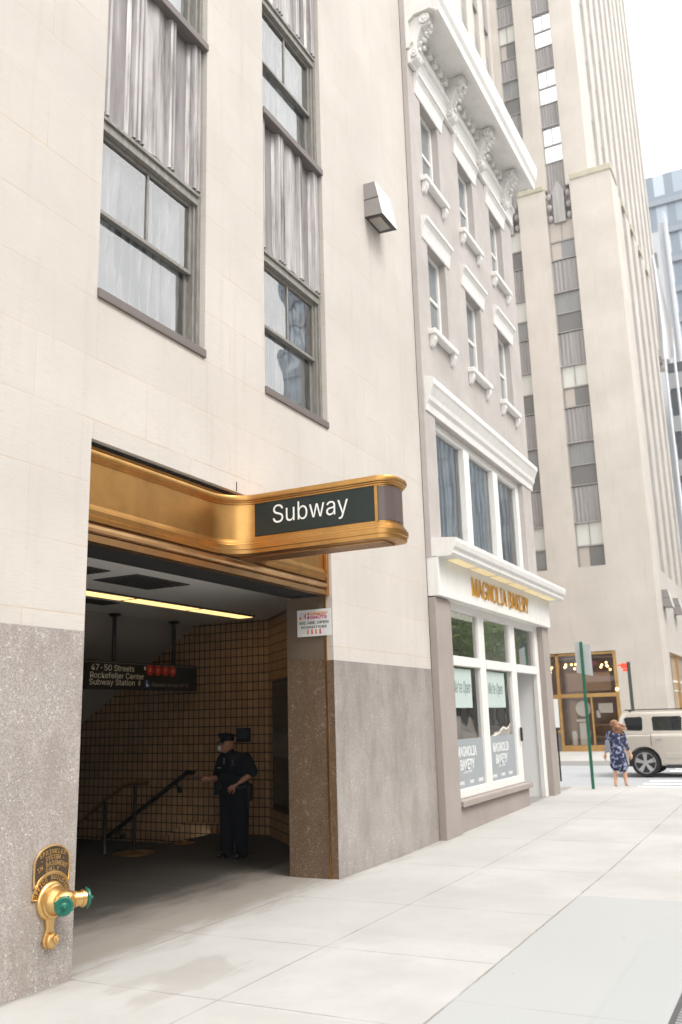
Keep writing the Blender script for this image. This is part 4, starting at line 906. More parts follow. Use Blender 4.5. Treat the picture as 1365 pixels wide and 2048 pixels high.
# display things inside
pb = mat('display_gold', (.5, .3, .1), .5)
for i in range(7): MB().tube((14.2+i*.5, .45, .7), (14.2+i*.5, .45, 1.55+.2*(i % 3)), .05+.02*(i % 2), .03).build('display_stand', pb, K2)
# sign letters
BS = thing('bakery_sign', 'gold raised letters reading MAGNOLIA BAKERY on the white fascia', 'sign', (16.4, BY-.1, 4.0))
t = fit(text_mb('MAGNOLIA BAKERY', .42, .012, bold=-.004, res=3), 3.55, .33); wv = max(v[0] for v in t.v)-min(v[0] for v in t.v); 
place(t, (16.40, BY-.116, 4.0), (1, 0, 0), (0, 0, 1)).build('letters', M['gold'], BS)
# great cornice
cn = MB(); zc = 14.08
cn.prism([(BY, 13.80), (BY-.06, 13.80), (BY-.08, 13.86), (BY-.13, 13.90), (BY-.13, 13.98), (BY-.06, 14.02), (BY-.06, 14.36), (BY-.14, 14.42), (BY-.18, 14.46), (BY-.50, 14.47), (BY-.51, 14.44), (BY-.54, 14.44), (BY-.55, 14.41), (BY-.59, 14.41), (BY-.60, 14.36), (BY-.66, 14.36), (BY-.67, 14.52), (BY-.72, 14.62), (BY-.75, 14.80), (BY-.76, 14.92), (BY-.7, 15.0), (BY, 15.1)], 'x', 13.07, 19.62)
cn.build('cornice', M['white_trim'], K2)
ar = MB(); ar.box(13.1, 19.55, BY-.07, BY, 13.50, 13.78); ar.build('architrave', M['white_trim'], K2, bevel=.01)
x = 13.35
while x < 19.5: MB().box(x, x+.14, BY-.17, BY-.055, 14.20, 14.37).build('dentil', M['white_trim'], K2, bevel=.012); x += .28
def bracket(x):
    w_ = .24; mb = MB()
    pr = []
    # S-scroll side outline in (y,z)
    for a in range(0, 200, 20): pr.append((BY-.62-.20*math.cos(math.radians(a))*-1*.9, 14.42-.0+.0+.17*math.sin(math.radians(a))*-1))
    pr = [(BY-.02, 14.455), (BY-.44, 14.455), (BY-.47, 14.38), (BY-.44, 14.27), (BY-.37, 14.20), (BY-.29, 14.20), (BY-.25, 14.10), (BY-.19, 13.95), (BY-.17, 13.82), (BY-.20, 13.70), (BY-.17, 13.60), (BY-.10, 13.55), (BY-.02, 13.52)]
    mb.prism(pr, 'x', x, x+w_)
    for yy, zz, r_ in ((BY-.36, 14.33, .10), (BY-.13, 13.68, .075)):
        for s in (x-.02, x+w_+.02): mb.lathe((s, yy, zz), (1 if s > x else -1, 0, 0), [(0, r_), (.02, r_), (.025, r_*.72), (.008, r_*.68), (.008, r_*.45), (.03, r_*.4), (.04, r_*.15)], 20)
    for k in range(7):
        t = k/6; yy = BY-.42+.28*t; zz = 14.22-.56*t**1.2
        mb.ball((x+w_*(.5+.25*math.sin(k*2.1)), yy-.03, zz), .042, 10, 1, .8, .9)
        mb.ball((x+w_*(.5-.3*math.cos(k*1.7)), yy-.01, zz+.03), .032, 8)
    mb.build('bracket', M['white_trim'], K2, bevel=.01, smooth=True)
for x in (13.14, 15.02, 16.86, 18.62, ): bracket(x)
pn = MB()
for a, b in ((13.55, 14.9), (15.45, 16.75), (17.3, 18.5)): pn.box(a, b, BY-.085, BY-.061, 14.06, 14.18)
pn.build('frieze_panels', M['white_trim'], K2, bevel=.01)

# ------------------------------------------------------------------ street pole signs
M['pole_green'] = mat('green_steel', (.02, .14, .08), .5, .3); M['sign_back'] = mat('sign_back_metal', (.62, .64, .66), .45, .3)
PS = thing('street_sign', 'green steel post with a blank grey sign back at the pavement edge', 'street sign', (21.12, -.59, .13))
MB().box(21.10, 21.125, -.62, -.56, .12, 3.42).box(21.125, 21.15, -.622, -.608, .12, 3.42).box(21.125, 21.15, -.572, -.558, .12, 3.42).build('post', M['pole_green'], PS)
MB().add([(21.22, -.42, 2.72), (21.16, -.80, 2.63), (21.16, -.80, 3.34), (21.22, -.42, 3.45), (21.225, -.42, 2.72), (21.165, -.80, 2.63), (21.165, -.80, 3.34), (21.225, -.42, 3.45)], [(0, 1, 2, 3), (4, 5, 6, 7), (0, 1, 5, 4), (1, 2, 6, 5), (2, 3, 7, 6), (3, 0, 4, 7)]).build('sign_plate', M['sign_back'], PS)
P2 = thing('notice_board', 'narrow white board just past the bakery pilaster', 'sign', (25, 1.08, 0))
MB().box(25.0, 25.02, 1.01, 1.20, 1.42, 2.19).build('board', M['road_paint'], P2); MB().box(25.02, 25.06, 1.08, 1.12, 0, 2.1).build('post', M['dark_metal'], P2)
P3 = thing('corner_post', 'thin dark post with a red signal beyond the parked car', 'signal post', (33, .40, .15))
MB().tube((33, .36, .15), (33, .36, 3.50), .06, n=12).build('post', mat('post_dark', (.04, .055, .05), .5), P3)
mb = MB().box(32.9, 33.05, .42, .60, 3.28, 3.46); mb.box(32.9, 32.98, .60, .72, 3.36, 3.42); mb.box(32.92, 33.02, .42, .56, 3.18, 3.26); mb.build('red_lamp', mat('red_signal', (.8, .04, .02), .4, emit=(1, .08, .03), es=.5), P3, bevel=.01)

# ------------------------------------------------------------------ parked car
CA = thing('parked_car', 'champagne beige sport utility car standing across the crosswalk', 'car', (27.68, -2.35, 0))
def carpaint():
    m_ = mat('car_paint', (.50, .46, .405), .25, .3); return m_
M['paint'] = carpaint(); M['tyre'] = mat('tyre_rubber', (.012, .012, .013), .75); M['rim'] = mat('alloy_rim', (.55, .55, .56), .3, .8); M['black_trim'] = mat('black_plastic', (.02, .02, .022), .5)
XC = 27.68
def crect(u, hw, z0, z1, r=.10, n=5):
    pts = []
    for (sx_, sz_, a0) in ((1, 1, 0), (-1, 1, 90), (-1, -1, 180), (1, -1, 270)):
        for i in range(n+1):
            a = math.radians(a0+90*i/n); cx = sx_*(hw-r); cz = (z1-r) if sz_ > 0 else (z0+r); pts.append((XC+cx+r*math.cos(a), .05-u, cz+r*math.sin(a)))
    return pts
lb = MB(); lb.loft([crect(.0, .84, .50, .82, .12), crect(.03, .93, .40, .98, .14), crect(.12, .965, .34, 1.10, .10), crect(.6, .98, .32, 1.16, .09), crect(1.6, .985, .30, 1.17, .09), crect(3.3, .985, .30, 1.15, .09), crect(3.9, .98, .32, 1.10, .12), crect(4.5, .95, .34, 1.02, .16), crect(4.75, .86, .42, .92, .2), crect(4.82, .7, .5, .82, .15)])
lbo = lb.build('body', M['paint'], CA)
for u in (.94, 3.72):
    for sx_ in (-1, 1):
        cu_ = MB().tube((XC+sx_*.55, .05-u, .39), (XC+sx_*1.2, .05-u, .39), .455, n=40).build('cut', M['paint']); md = lbo.modifiers.new('b', 'BOOLEAN'); md.object = cu_; md.solver = 'EXACT'; md.operation = 'DIFFERENCE'
dg = bpy.context.evaluated_depsgraph_get(); me = bpy.data.meshes.new_from_object(lbo.evaluated_get(dg))
off = LOC['parked_car']; me.transform(Matrix.Translation((0, 0, 0))); lbo.modifiers.clear(); lbo.data = me
# shift: cutters were in world space while the body is local to its parent, so rebuild if they missed
for o_ in [x for x in bpy.data.objects if x.name.startswith('cut')]: bpy.data.objects.remove(o_)
for p in me.polygons: p.use_smooth = True
try: me.set_sharp_from_angle(angle=math.radians(30))
except Exception: pass
def ghw(z): return .93-(z-1.10)/.70*.14
def gring(u0, u1, hw, z, r=.22, n=6):
    pts = []
    for (su, sx_, a0) in ((1, 1, 0), (-1, 1, 90), (-1, -1, 180), (1, -1, 270)):
        for i in range(n+1):
            a = math.radians(a0+90*i/n); cu = (u1-r) if su > 0 else (u0+r); pts.append((XC+sx_*(hw-r)+r*math.sin(a), .05-(cu+r*math.cos(a)), z))
    return pts
gh = MB(); gh.loft([gring(.06, 3.75, .95, 1.08), gring(.10, 3.55, ghw(1.2), 1.2), gring(.26, 3.0, ghw(1.55), 1.55), gring(.32, 2.80, ghw(1.70), 1.70), gring(.38, 2.7, .77, 1.77), gring(.5, 2.6, .66, 1.805)])
gh.build('cabin', M['paint'], CA, smooth=True)
def cwin(pts, nm='side_window'):
    vs = [(XC-ghw(z)-.006, .05-u, z) for u, z in pts]+[(XC-ghw(z)+.02, .05-u, z) for u, z in pts]; n = len(pts)
    MB().add(vs, [tuple(range(n)), tuple(range(n, 2*n))]+[(i, (i+1) % n, (i+1) % n+n, i+n) for i in range(n)]).build(nm, M['glass_car'], CA)
cwin([(.55, 1.27), (.90, 1.26), (.94, 1.31), (.94, 1.60), (.90, 1.64), (.50, 1.63), (.44, 1.60), (.50, 1.33)]); cwin([(1.22, 1.26), (1.98, 1.25), (2.0, 1.60), (1.95, 1.64), (1.24, 1.64), (1.20, 1.60)]); cwin([(2.10, 1.25), (2.95, 1.24), (2.72, 1.60), (2.12, 1.63)])
MB().add([(XC+s*ghw(z)*.93, .05-u, z) for s, u, z in ((-1, 3.42, 1.2), (1, 3.42, 1.2), (1, 2.86, 1.66), (-1, 2.86, 1.66))], [(0, 1, 2, 3)]).build('windscreen', M['glass_car'], CA)
MB().box(XC-.75, XC-.70, -2.4, -.42, 1.82, 1.85).box(XC+.70, XC+.75, -2.4, -.42, 1.82, 1.85).box(XC-.745, XC-.705, -.60, -.52, 1.77, 1.82).box(XC-.745, XC-.705, -2.3, -2.2, 1.77, 1.82).build('roof_rail', M['black_trim'], CA, bevel=.008)
MB().box(XC-1.0, XC-.975, -3.1, -1.45, .50, .66).build('side_moulding', M['paint'], CA, bevel=.01)
MB().box(XC-.97, XC-.90, -3.2, -1.45, .24, .34).build('sill_trim', M['black_trim'], CA, bevel=.01)
ln_ = MB()
for y_ in (-1.10, -2.02): ln_.box(XC-.992, XC-.984, y_-.006, y_+.006, .42, 1.2)
ln_.box(XC-.992, XC-.984, -1.06, -.42, 1.155, 1.163); ln_.build('door_gap', M['black_trim'], CA)
for y_ in (-1.28, -2.2):
    MB().box(XC-1.015, XC-.985, y_-.12, y_+.06, 1.02, 1.06).build('door_handle', M['rim'], CA, bevel=.01)
MB().box(XC-.96, XC-.80, .0, .055, .80, 1.25).build('tail_light', mat('tail_light', (.35, .02, .02), .2), CA, bevel=.02)
MB().box(XC-.94, XC-.70, -4.72, -4.55, .80, .92).build('headlight', mat('headlight', (.6, .62, .65), .1), CA, bevel=.02)
MB().box(XC-.9, XC+.9, .02, .10, .45, .62).build('rear_bumper', M['paint'], CA, bevel=.03)
ar_ = MB()   # wheel arch flares
for u in (.94, 3.72):
    pts = [(.05-u+.50*math.cos(a), .39+.50*math.sin(a)) for a in [math.radians(-8+i*196/20) for i in range(21)]]
    ins = [(.05-u+.44*math.cos(a), .39+.44*math.sin(a)) for a in [math.radians(-8+i*196/20) for i in range(21)]]
    ar_.add([(XC-1.0, y_, z_) for y_, z_ in pts+ins]+[(XC-.96, y_, z_) for y_, z_ in pts+ins], [(i, i+1, 22+i, 21+i) for i in range(20)]+[(i, i+1, 43+i, 42+i) for i in range(20)]+[(21+i, 22+i, 64+i, 63+i) for i in range(20)])
ar_.build('wheel_arch', M['paint'], CA, smooth=True)
MB().box(XC-.80, XC+.80, -4.5, -.1, .28, .5).build('underbody', M['black_trim'], CA)
for u in (.94, 3.72):
    for sx_ in (-1, 1):
        c = Vector((XC+sx_*.965, .05-u, .385)); d = Vector((-sx_, 0, 0))
        wo = MB().lathe(c, d, [(-.0, .28), (0, .34), (.02, .372), (.06, .385), (.19, .385), (.23, .37), (.24, .28)], 44, False).build('wheel', M['tyre'], CA, smooth=True)
        rim_ = MB().lathe(c-d*.004, d, [(0, .275), (.01, .262), (.045, .25), (.05, .06), (.02, .05), (.012, .03)], 36, False)
        rim_.build('rim', M['black_trim'], wo, smooth=True)
        sp = MB()
        for i in range(5):
            a = 2*PI*i/5+.3; e = Vector((0, math.cos(a), math.sin(a))); f_ = Vector((0, -math.sin(a), math.cos(a)))
            for s_, dd in ((0, 1),):
                p0 = c-d*.002+e*.05; p1 = c+d*.0+e*.26
                vs = [p0-f_*.032, p0+f_*.032, p1+f_*.062, p1-f_*.062]
                sp.add([tuple(v) for v in vs]+[tuple(v+d*.03) for v in vs], [(0, 1, 2, 3), (4, 5, 6, 7), (0, 1, 5, 4), (1, 2, 6, 5), (2, 3, 7, 6), (3, 0, 4, 7)])
        sp.lathe(c-d*.006, d, [(0, .055), (.03, .075), (.04, .075)], 20); sp.lathe(c-d*.008, d, [(0, .270), (.0, .284), (.03, .284), (.03, .265)], 40, False)
        sp.build('spokes', M['rim'], wo)

# ------------------------------------------------------------------ limestone tower across the side street
TW = thing('stone_tower', 'tall cream limestone tower with piers and grey window columns across the side street', 'tower', (41, 2, 0))
TX = 40.2; HT = 75
M['moss'] = stucco('mossy_cap', (.38, .355, .27), (.50, .46, .37))
M['blind'] = mat('roller_blind', (.62, .62, .58), .8); M['blind2'] = mat('tan_blind', (.47, .42, .38), .8); M['room'] = mat('dark_room', (.16, .155, .15), .5, spec=.6)
M['room2'] = mat('grey_room', (.25, .25, .25), .4); M['bright_pane'] = mat('mirror_pane', (.80, .82, .84), .05, 1.0); M['tframe'] = mat('tower_window_frame', (.33, .31, .29), .6)
c1, c2 = (2.02, 3.27), (4.62, 5.85)
tw = MB()
tw.box(TX, 42.0, 1.15, 2.02, 27.3, HT)      # upper corner pier
tw.box(TX, TX+.6, 3.24, 4.2, 27.3, HT); tw.box(TX, TX+.6, 2.02, 2.3, 27.3, HT); tw.box(TX, TX+.6, 5.1, 7.2, 27.3, HT)
tw.build('upper_wall', M['lime_far'], TW)
lw = MB()
lw.box(39.7, 41.3, .06, 2.02, 4.36, 27.15); lw.box(39.7, TX+.6, c1[1], c2[0], 4.36, 27.0); lw.box(39.7, TX+.6, c2[1], 12, 4.36, 27.0)
lw.box(39.7, TX+.6, c1[0], c1[1], 4.36, 8.1); lw.box(39.7, TX+.6, c2[0], c2[1], 4.36, 8.1)
lw.box(39.7, 41.3, .06, 1.96, .1, 4.36); lw.box(39.7, TX+.6, 8.2, 12, .1, 4.36); lw.build('lower_wall', M['lime_far'], TW)
cp_ = MB(); cp_.box(39.64, 41.35, .0, 1.98, 27.15, 27.5); cp_.build('pier_cap', M['moss'], TW, bevel=.05); MB().box(39.64, 40.19, c1[1]+.02, c2[0]-.02, 27.0, 27.3).build('pier_cap', M['moss'], TW, bevel=.05)
def tower_window(y0, y1, z0, kind):
    x = 39.98 if z0 < 25 else TX+.18; h_ = 2.10
    f = MB(); t = .05; ym = (y0+y1)/2; zm = z0+h_*.47
    f.box(x, x+.08, y0, y0+t, z0, z0+h_); f.box(x, x+.08, y1-t, y1, z0, z0+h_); f.box(x, x+.08, y0+t, y1-t, z0+h_-t, z0+h_); f.box(x, x+.08, y0+t, y1-t, z0, z0+t); f.box(x-.01, x+.08, y0+t, y1-t, zm-.03, zm+.03)
    f.box(x+.005, x+.08, ym-.02, ym+.02, zm+.03, z0+h_-t)
    fr = f.build('window', M['tframe'], TW)
    mp = {'blind': ('blind', 'room'), 'tan': ('blind2', 'room2'), 'sky': ('bright_pane', 'bright_pane'), 'grey': ('room2', 'room'), 'half': ('blind', 'room2')}[kind]
    MB().box(x+.05, x+.06, y0+t, y1-t, zm, z0+h_-t).build('upper_pane', M[mp[0]], fr); MB().box(x+.05, x+.06, y0+t, y1-t, z0+t, zm).build('lower_pane', M[mp[1]], fr)
    if kind in ('blind', 'tan', 'half'): MB().box(x+.045, x+.049, ym+.1, y1-t-.02, z0+t, zm-.05).build('blind_edge', M['blind2'], fr)
def fluted(y0, y1, z0, z1):
    x = 40.0 if z0 < 25 else TX+.2; rows = []; n = 26
    prof_ = [(x+(.05 if (i % 4) in (0, 1) else 0), y0+(y1-y0)*i/n) for i in range(n+1)]
    mb = MB(); mb.sheet([[(a, b, z) for a, b in prof_] for z in (z0, z1)]); mb.box(x-.10, x+.05, y0, y1, z0-.06, z0); mb.build('spandrel', M['spandrel_far'], TW, fix=False)
kinds = ['blind', 'grey', 'blind', 'grey', 'tan']; kinds2 = ['half', 'grey', 'blind', 'half', 'blind']
for ci, (y0, y1) in enumerate((c1, c2)):
    for k in range(5):
        z0 = 8.1+3.79*k; tower_window(y0, y1, z0, (kinds if ci == 0 else kinds2)[k]); fluted(y0, y1, z0+2.1, z0+3.79-.04)
    y0, y1 = ((2.3, 3.24), (4.2, 5.1))[ci]
    for k in range(9):
        z0 = 28.85+3.40*k; tower_window(y0, y1, z0, ('sky' if ci == 0 else ['half', 'grey', 'blind', 'grey', 'half', 'blind', 'half', 'grey', 'half'][k])); fluted(y0, y1, z0+2.1, z0+3.40-.02)
    fluted(y0, y1, 27.1, 28.84)
# decorative crest under the setback
for ci, (y0, y1) in enumerate((c1, c2)):
    cr = MB()
    cr.prism([(y0+.35, 25.2), (y1-.35, 25.2), (y1-.35, 26.9), ((y0+y1)/2, 27.5), (y0+.35, 26.9)], 'x', 39.86, 39.99)
    for yy in (y0+.16, y1-.16):
        for zz in (25.5, 26.1, 26.7): cr.ball((39.93, yy, zz), .17, 12, .6, .8, 1.1)
    cr.build('crest', M['spandrel_far'], TW, smooth=False)
# fluted street side: piers with dark window slots between them
def fins(x0, x1, yy, z0, z1, first, pitch=2.55, slot=1.15, nm='side_wall', zs=None):
    mb = MB(); sl_ = MB(); x = x0; cur = x0; c = first
    while c < x1-slot:
        mb.box(cur, c-slot/2, yy, yy+1.2, z0, z1); pass
        cur = c+slot/2; c += pitch
    mb.box(cur, x1, yy, yy+1.2, z0, z1); mb.build(nm, M['lime_far_side'], TW)
    c = first
    while c < x1-slot:
        k = 0; z = z0+.3; gl_, spn = MB(), MB()
        while z < z1-2:
            gl_.box(c-slot/2, c+slot/2, yy+.20, yy+.5, z, z+2.05); spn.box(c-slot/2, c+slot/2, yy+.13, yy+.5, z+2.05, min(z+3.79, z1)); z += 3.79
        sp_ = spn.build('spandrel_column', M['spandrel_far'], TW); gl_.build('window_glass', M['room2'], sp_)
        c += pitch
fins(41.31, 51.8, .06, 8.0, 26.9, 42.9, 2.55, 1.25, 'low_side')
fins(42.0, 68, 1.149, 26.9, HT, 43.6, 2.55, 1.25, 'high_side')
MB().box(41.31, 51.8, .062, 1.2, 4.3, 8.0).build('low_side_base', M['lime_far_side'], TW)
MB().box(41.31, 42.05, .062, 1.2, .15, 4.3).build('side_pier', M['lime_far_side'], TW)
MB().box(42.0, 51.8, 1.3, 12, 4.3, 26.9).box(41.2, 67.9, 2.4, 14, 26.9, HT-.2).build('core', M['room'], TW)
c = 42.9-1.275
for i in range(4): MB().box(c+.55+.7, c+2.05+.45, .02, .9, 26.9, 27.25).build('pier_cap', M['moss'], TW, bevel=.04); c += 2.55
# lower bronze shopfront of the tower
SF = thing('bronze_shopfront', 'bronze framed shop window with glowing ceiling bulbs in the tower base', 'shopfront', (40, 3.3, .1))
M['shop_in'] = stucco('shop_interior_brown', (.24, .12, .055), (.40, .22, .11)); M['shop_in2'] = mat('shop_shelf', (.30, .17, .08), .6)
sfm = MB(); x = 39.82
for y in (1.96, 4.50, 6.6): sfm.box(x, x+.12, y, y+.13, .12, 4.34)
sfm.box(x-.02, x+.12, 2.09, 6.6, 2.42, 2.58); sfm.box(x, x+.12, 2.09, 6.6, 4.24, 4.34); sfm.box(x, x+.12, 2.09, 4.50, .12, .40); sfm.box(x, x+.12, 3.15, 3.23, .4, 2.42); sfm.box(x-.03, x+.02, 1.9, 2.12, .12, 4.36)
sfm.box(x, x+.12, 4.63, 6.6, .95, 1.05); sfm.box(x, x+.1, 4.95, 5.02, 1.05, 2.42); sfm.build('frame', M['bronze_shop'], SF, bevel=.01)
MB().box(x+.02, x+.3, 4.63, 6.6, .12, .95).build('stone_riser', mat('riser_grey', (.18, .17, .17), .7), SF)
MB().quad((x+.07, 2.09, .4), (x+.07, 6.6, .4), (x+.07, 6.6, 4.24), (x+.07, 2.09, 4.24)).build('glass', glass('shopfront_glass', (.85, .85, .85), .03), SF, fix=False)
MB().box(42.2, 42.3, 1.9, 8.2, .12, 4.36).box(39.95, 42.2, 1.88, 1.92, .12, 4.36).box(39.95, 42.2, 8.2, 8.25, .12, 4.36).build('back_wall', M['shop_in'], SF)
MB().box(39.95, 42.2, 1.93, 8.2, 4.1, 4.2).build('ceiling', mat('shop_ceiling', (.14, .09, .06), .8), SF)
sh_ = MB()
for z in (.7, 1.2, 1.75): sh_.box(40.6, 41.3, 2.2, 3.4, z, z+.05)
sh_.box(40.4, 40.5, 2.4, 4.3, 2.7, 3.5); sh_.box(40.3, 40.34, 3.95, 4.25, .4, 2.3); sh_.build('shelves', M['shop_in2'], SF)
dsp = MB(); dsp.box(40.1, 40.3, 3.55, 3.85, .4, 1.35); dsp.box(40.1, 40.3, 4.0, 4.2, .4, 1.0); dsp.box(40.0, 40.05, 2.35, 2.95, 1.75, 2.15); dsp.lathe((40.1, 3.62, 1.95), (-1, 0, 0), [(0, .33), (.05, .33)], 24); dsp.box(40.05, 40.3, 3.5, 3.95, 1.40, 1.5); dsp.box(40.0, 40.1, 2.9, 3.05, 1.55, 1.85)
dsp.build('display', mat('display_cream', (.55, .50, .43), .6), SF)
bulb_m = mat('warm_bulb', (1, .8, .4), .5, emit=(1.0, .62, .20), es=3.5)
bu = MB(); random.seed(3)
for cy_, n in ((4.95, 5), (4.2, 4), (3.75, 2), (2.55, 6), (5.4, 3)):
    for i in range(n): bu.ball((40.15+random.random()*.3, cy_+random.uniform(-.2, .2), 3.72+random.uniform(-.18, .2)), .05, 10)
bu.ball((39.78, 2.06, 2.72), .07, 12); bu.build('bulbs', bulb_m, SF)
MB().box(40.0, 40.03, 2.85, 3.1, 3.78, 3.98).build('red_exit_panel', mat('dim_red', (.2, .02, .02), .5), SF)
S2 = thing('bronze_shopfront', 'lit shop window at the far right round the tower corner', 'shopfront', (43, .1, .1))
MB().box(42.1, 42.16, .05, .2, .15, 4.3).box(42.16, 48, .05, .2, 1.5, 1.62).box(42.16, 48, .05, .2, 4.2, 4.3).box(44.5, 44.6, .05, .2, .15, 4.2).build('frame', M['bronze_shop'], S2)
MB().box(42.16, 50, .16, .2, 1.62, 4.2).build('panes', mat('shop_cream', (.42, .34, .27), .3), S2); MB().box(42.16, 50, .16, .2, .15, 1.5).build('panels', M['bronze_shop'], S2)
MB().box(42.16, 50, .14, .16, 2.6, 2.66).box(42.16, 50, .14, .16, 3.0, 3.1).build('shelf_lines', M['white_trim'], S2)
wall_lamp(41.6, 6.25, 'angular wall lamp near the corner at the foot of the stone tower', 'angular wall lamps', .56, 1.35, .058)
wall_lamp(45.3, 6.25, 'angular wall lamp at the right edge of the picture, on the tower side', 'angular wall lamps', .56, 1.35, .058)

# wing behind the bakery, limestone with narrow window columns
WG = thing('limestone_wing', 'limestone wing with narrow dark window columns rising behind the bakery cornice', 'building', (37, 6, .15))
cur = 33.2; WY = 5.45
MB().box(33.2, 40.19, 5.88, 14, .15, 27.2).build('base_wall', M['lime_far'], WG)
for c in (35.5, 37.5, 39.3): MB().box(cur, c-.45, WY, 14, 27.2, 72).build('wall', M['lime_far'], WG); cur = c+.45
MB().box(cur, 40.19, WY, 14, 27.2, 72).build('wall', M['lime_far'], WG)
for c in (35.5, 37.5, 39.3):
    wp = MB().box(c-.45, c+.45, WY+.17, 13.9, 27.2, 72).build('window_column', M['spandrel_far'], WG)
    for k in range(10):
        q = MB().box(c-.43, c+.43, WY+.13, WY+.17, 30+3.6*k, 32+3.6*k); q.box(c-.45, c+.45, WY+.04, WY+.17, 29.85+3.6*k, 30+3.6*k); q.build('window', M['room2'], wp)

# flags and poles beyond the tower
for i, (x, y, zt_) in enumerate(((54, -.03, 22.7), (54, -.60, 24.2))):
    Q = thing('flagpole', ['white flagpole close against the tower side, carrying a white flag', 'bare white flagpole standing right of the flag'][i], 'flagpole', (x, y, 0), 'white flagpoles')
    MB().tube((x, y, .1), (x, y, zt_), .11, .07, n=12).build('pole', mat('white_pole', (.75, .77, .8), .5), Q); MB().ball((x, y, zt_+.1), .12).build('finial', M['white_trim'], Q)
fl_ = thing('flag', 'white flag hanging beside the tower above the flagpoles', 'flag', (54, 0, 24))
rows = []
for j in range(13):
    t = j/12; l_, r_ = .0+.1*t, -.17-.58*min(1, t*1.25)
    rows.append([(53.6+.10*math.sin(i*.9+t*3), l_+(r_-l_)*i/10, 29.3-6.7*t-.25*math.sin(i*.3)*t) for i in range(11)])
MB().sheet(rows).build('cloth', mat('flag_cloth', (.74, .74, .76), .8), fl_, smooth=True, fix=False)

# glass tower far away
GT = thing('glass_tower', 'hazy blue glass office tower in the far distance', 'tower', (130, -10, 0))
def gtower():
    m_ = mat('blue_curtain_wall', (.2, .25, .32), .35, .2); p = pos(m_); s_ = sep(m_, p)
    bc, bf = brick(m_, comb(m_, s_[1], s_[2]), 2.35, 4.1, .55, 0, .05); t = N(m_, 'ShaderNodeSeparateColor'); L(m_, bc, t.inputs[0])
    c = mix(m_, t.outputs[0], (.27, .325, .39), (.48, .54, .60)); setc(m_, mix(m_, bf, c, (.20, .24, .285))); return m_
MB().box(110, 140, -60, 5.3, 0, 69.1).build('body', gtower(), GT)
gq = MB()
for k in range(16): gq.box(109.6, 110, -60, 5.3, 3.2+k*4.1, 3.9+k*4.1)
gq.build('floor_bands', mat('band_grey', (.24, .27, .31), .5), GT)
dk = MB()
for k in range(5): dk.box(109.5, 109.99, -20, 5.3, 6+k*8.2, 9.2+k*8.2)
dk.build('dark_floors', mat('dark_band', (.06, .07, .08), .3), GT)
WT = thing('white_annex', 'slim white building edge between the stone tower and the glass tower', 'building', (80, 2, 0))
MB().box(80, 82, .95, 1.15, 0, 47).box(80, 82, 1.7, 4, 0, 45).box(80.3, 82, 1.15, 1.7, 0, 46).build('wall', mat('white_far', (.60, .62, .65), .6), WT)
wz = MB()
for k in range(12): wz.box(79.98, 80.0, 2.0, 2.3, 4+k*3.4, 5.6+k*3.4)
wz.build('windows', M['room2'], WT)

LB = thing('dark_office_block', 'lower dark office block with pale floor bands below the glass tower', 'building', (74, -4, .15))
MB().box(72, 90, -16, 1.5, .15, 29).build('body', mat('dark_block_glass', (.09, .10, .115), .15), LB)
for k in range(8): MB().box(71.85, 72, -16, 1.5, 1.6+k*3.6, 2.9+k*3.6).build('floor_band', mat('pale_band', (.34, .35, .365), .6) if k == 0 else bpy.data.materials['pale_band'], LB)
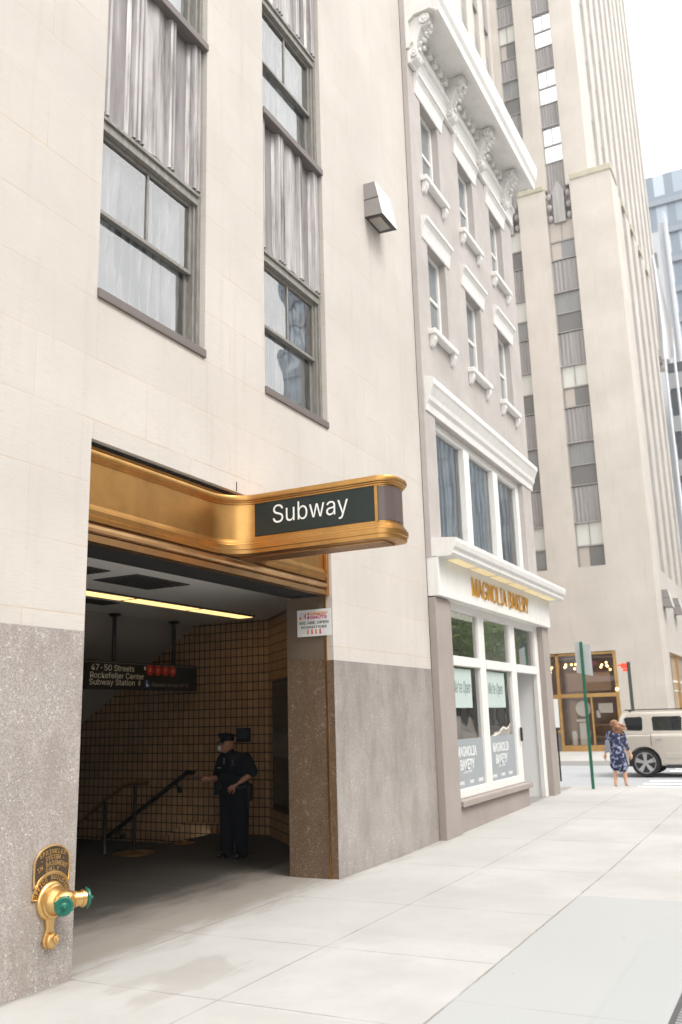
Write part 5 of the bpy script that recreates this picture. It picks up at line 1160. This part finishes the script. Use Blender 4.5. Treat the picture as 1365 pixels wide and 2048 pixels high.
# ------------------------------------------------------------------ street's other side (seen mirrored in the windows)
OB = thing('opposite_building', 'pale office building across the street, mirrored in the bakery glass', 'building', (20, -24, 0))
hl = [(-18+i*4.0+.8, -18+i*4.0+2.9, 4.6+k*4, 7.0+k*4) for i in range(41) for k in range(3)]+[(-18+i*8+.6, -18+i*8+7, .5, 3.6) for i in range(20)]
wall_holes(-20, 150, .14, 17.5, hl, -25, -24, 'wall', stucco('opposite_stone', (.42, .39, .35), (.52, .48, .43)), OB)
MB().box(-20, 150, -25.6, -25.0, .14, 17.5).build('glazing', M['glass_dark'], OB)
random.seed(11)
def street_tree(x, y, h, label):
    T = thing('street_tree', label, 'tree', (x, y, .14), 'trees along the far kerb')
    tr = MB(); tr.tube((x, y, .14), (x, y, h*.45), .14, .10)
    for i in range(9):
        a = random.uniform(0, 6.28); tr.tube((x, y, h*(.3+.02*i)), (x+math.cos(a)*1.5, y+math.sin(a)*1.5, h*(.6+.03*i)), .06, .02, 8)
    tr.build('trunk', mat('bark', (.09, .07, .05), .9), T)
    lv = MB()
    for i in range(2600):
        th, u_ = random.uniform(0, 6.28), random.uniform(-1, 1); r_ = random.uniform(.4, 1)**.5; q = math.sqrt(1-u_*u_)
        c = Vector((x+2.2*r_*q*math.cos(th), y+2.0*r_*q*math.sin(th), h*.68+h*.3*r_*u_)); a = Vector((random.gauss(0, 1), random.gauss(0, 1), random.gauss(0, 1))).normalized()*.14; b = a.orthogonal().normalized()*.09
        lv.quad(c-a, c-b, c+a, c+b)
    lv.build('crown', M['leaf'], T, fix=False)
M['leaf'] = mat('leaf_green', (.16, .26, .05), .6)
street_tree(52, -16.2, 9.5, 'leafy tree by the far kerb, mirrored low in the first bakery pane'); street_tree(60, -16.2, 11, 'taller leafy tree by the far kerb, mirrored in the second bakery pane'); street_tree(69, -16.2, 10, 'leafy tree by the far kerb, mirrored in the pane over the bakery door')
C2 = copy_tree(CA); C2.rotation_euler = (0, 0, math.radians(90)); C2.location = (38, -9.2, -.01); C2['label'] = 'pale sport utility car parked along the kerb, mirrored in the bakery glass'
CA['group'] = C2['group'] = 'pale sport utility cars'

# small iron grate at the kerb side
GR = thing('pavement_grate', 'small iron grate set in the pavement at the bottom right corner', 'grate', (6.5, -4.3, 0))
gr = MB(); gr.box(6.05, 6.95, -4.75, -4.15, -.02, .004); gr.build('frame', mat('grate_grey', (.12, .12, .125), .5, .5), GR)
gr = MB()
for i in range(16): gr.box(6.09+i*.054, 6.115+i*.054, -4.72, -4.19, .004, .010)
gr.build('bars', mat('grate_light', (.45, .45, .46), .4, .6), GR)

# ------------------------------------------------------------------ haze
hz = bpy.data.materials.new('haze'); hz.use_nodes = True; hz.node_tree.nodes.clear()
ho = hz.node_tree.nodes.new('ShaderNodeOutputMaterial'); hv = hz.node_tree.nodes.new('ShaderNodeVolumePrincipled')
hv.inputs['Color'].default_value = (.95, .96, 1, 1); hv.inputs['Density'].default_value = .0008; hv.inputs['Anisotropy'].default_value = .3
hz.node_tree.links.new(hv.outputs[0], ho.inputs['Volume'])
tag(MB().box(-70, 1300, -230, 320, -5.5, 80).build('haze', hz), kind='stuff')
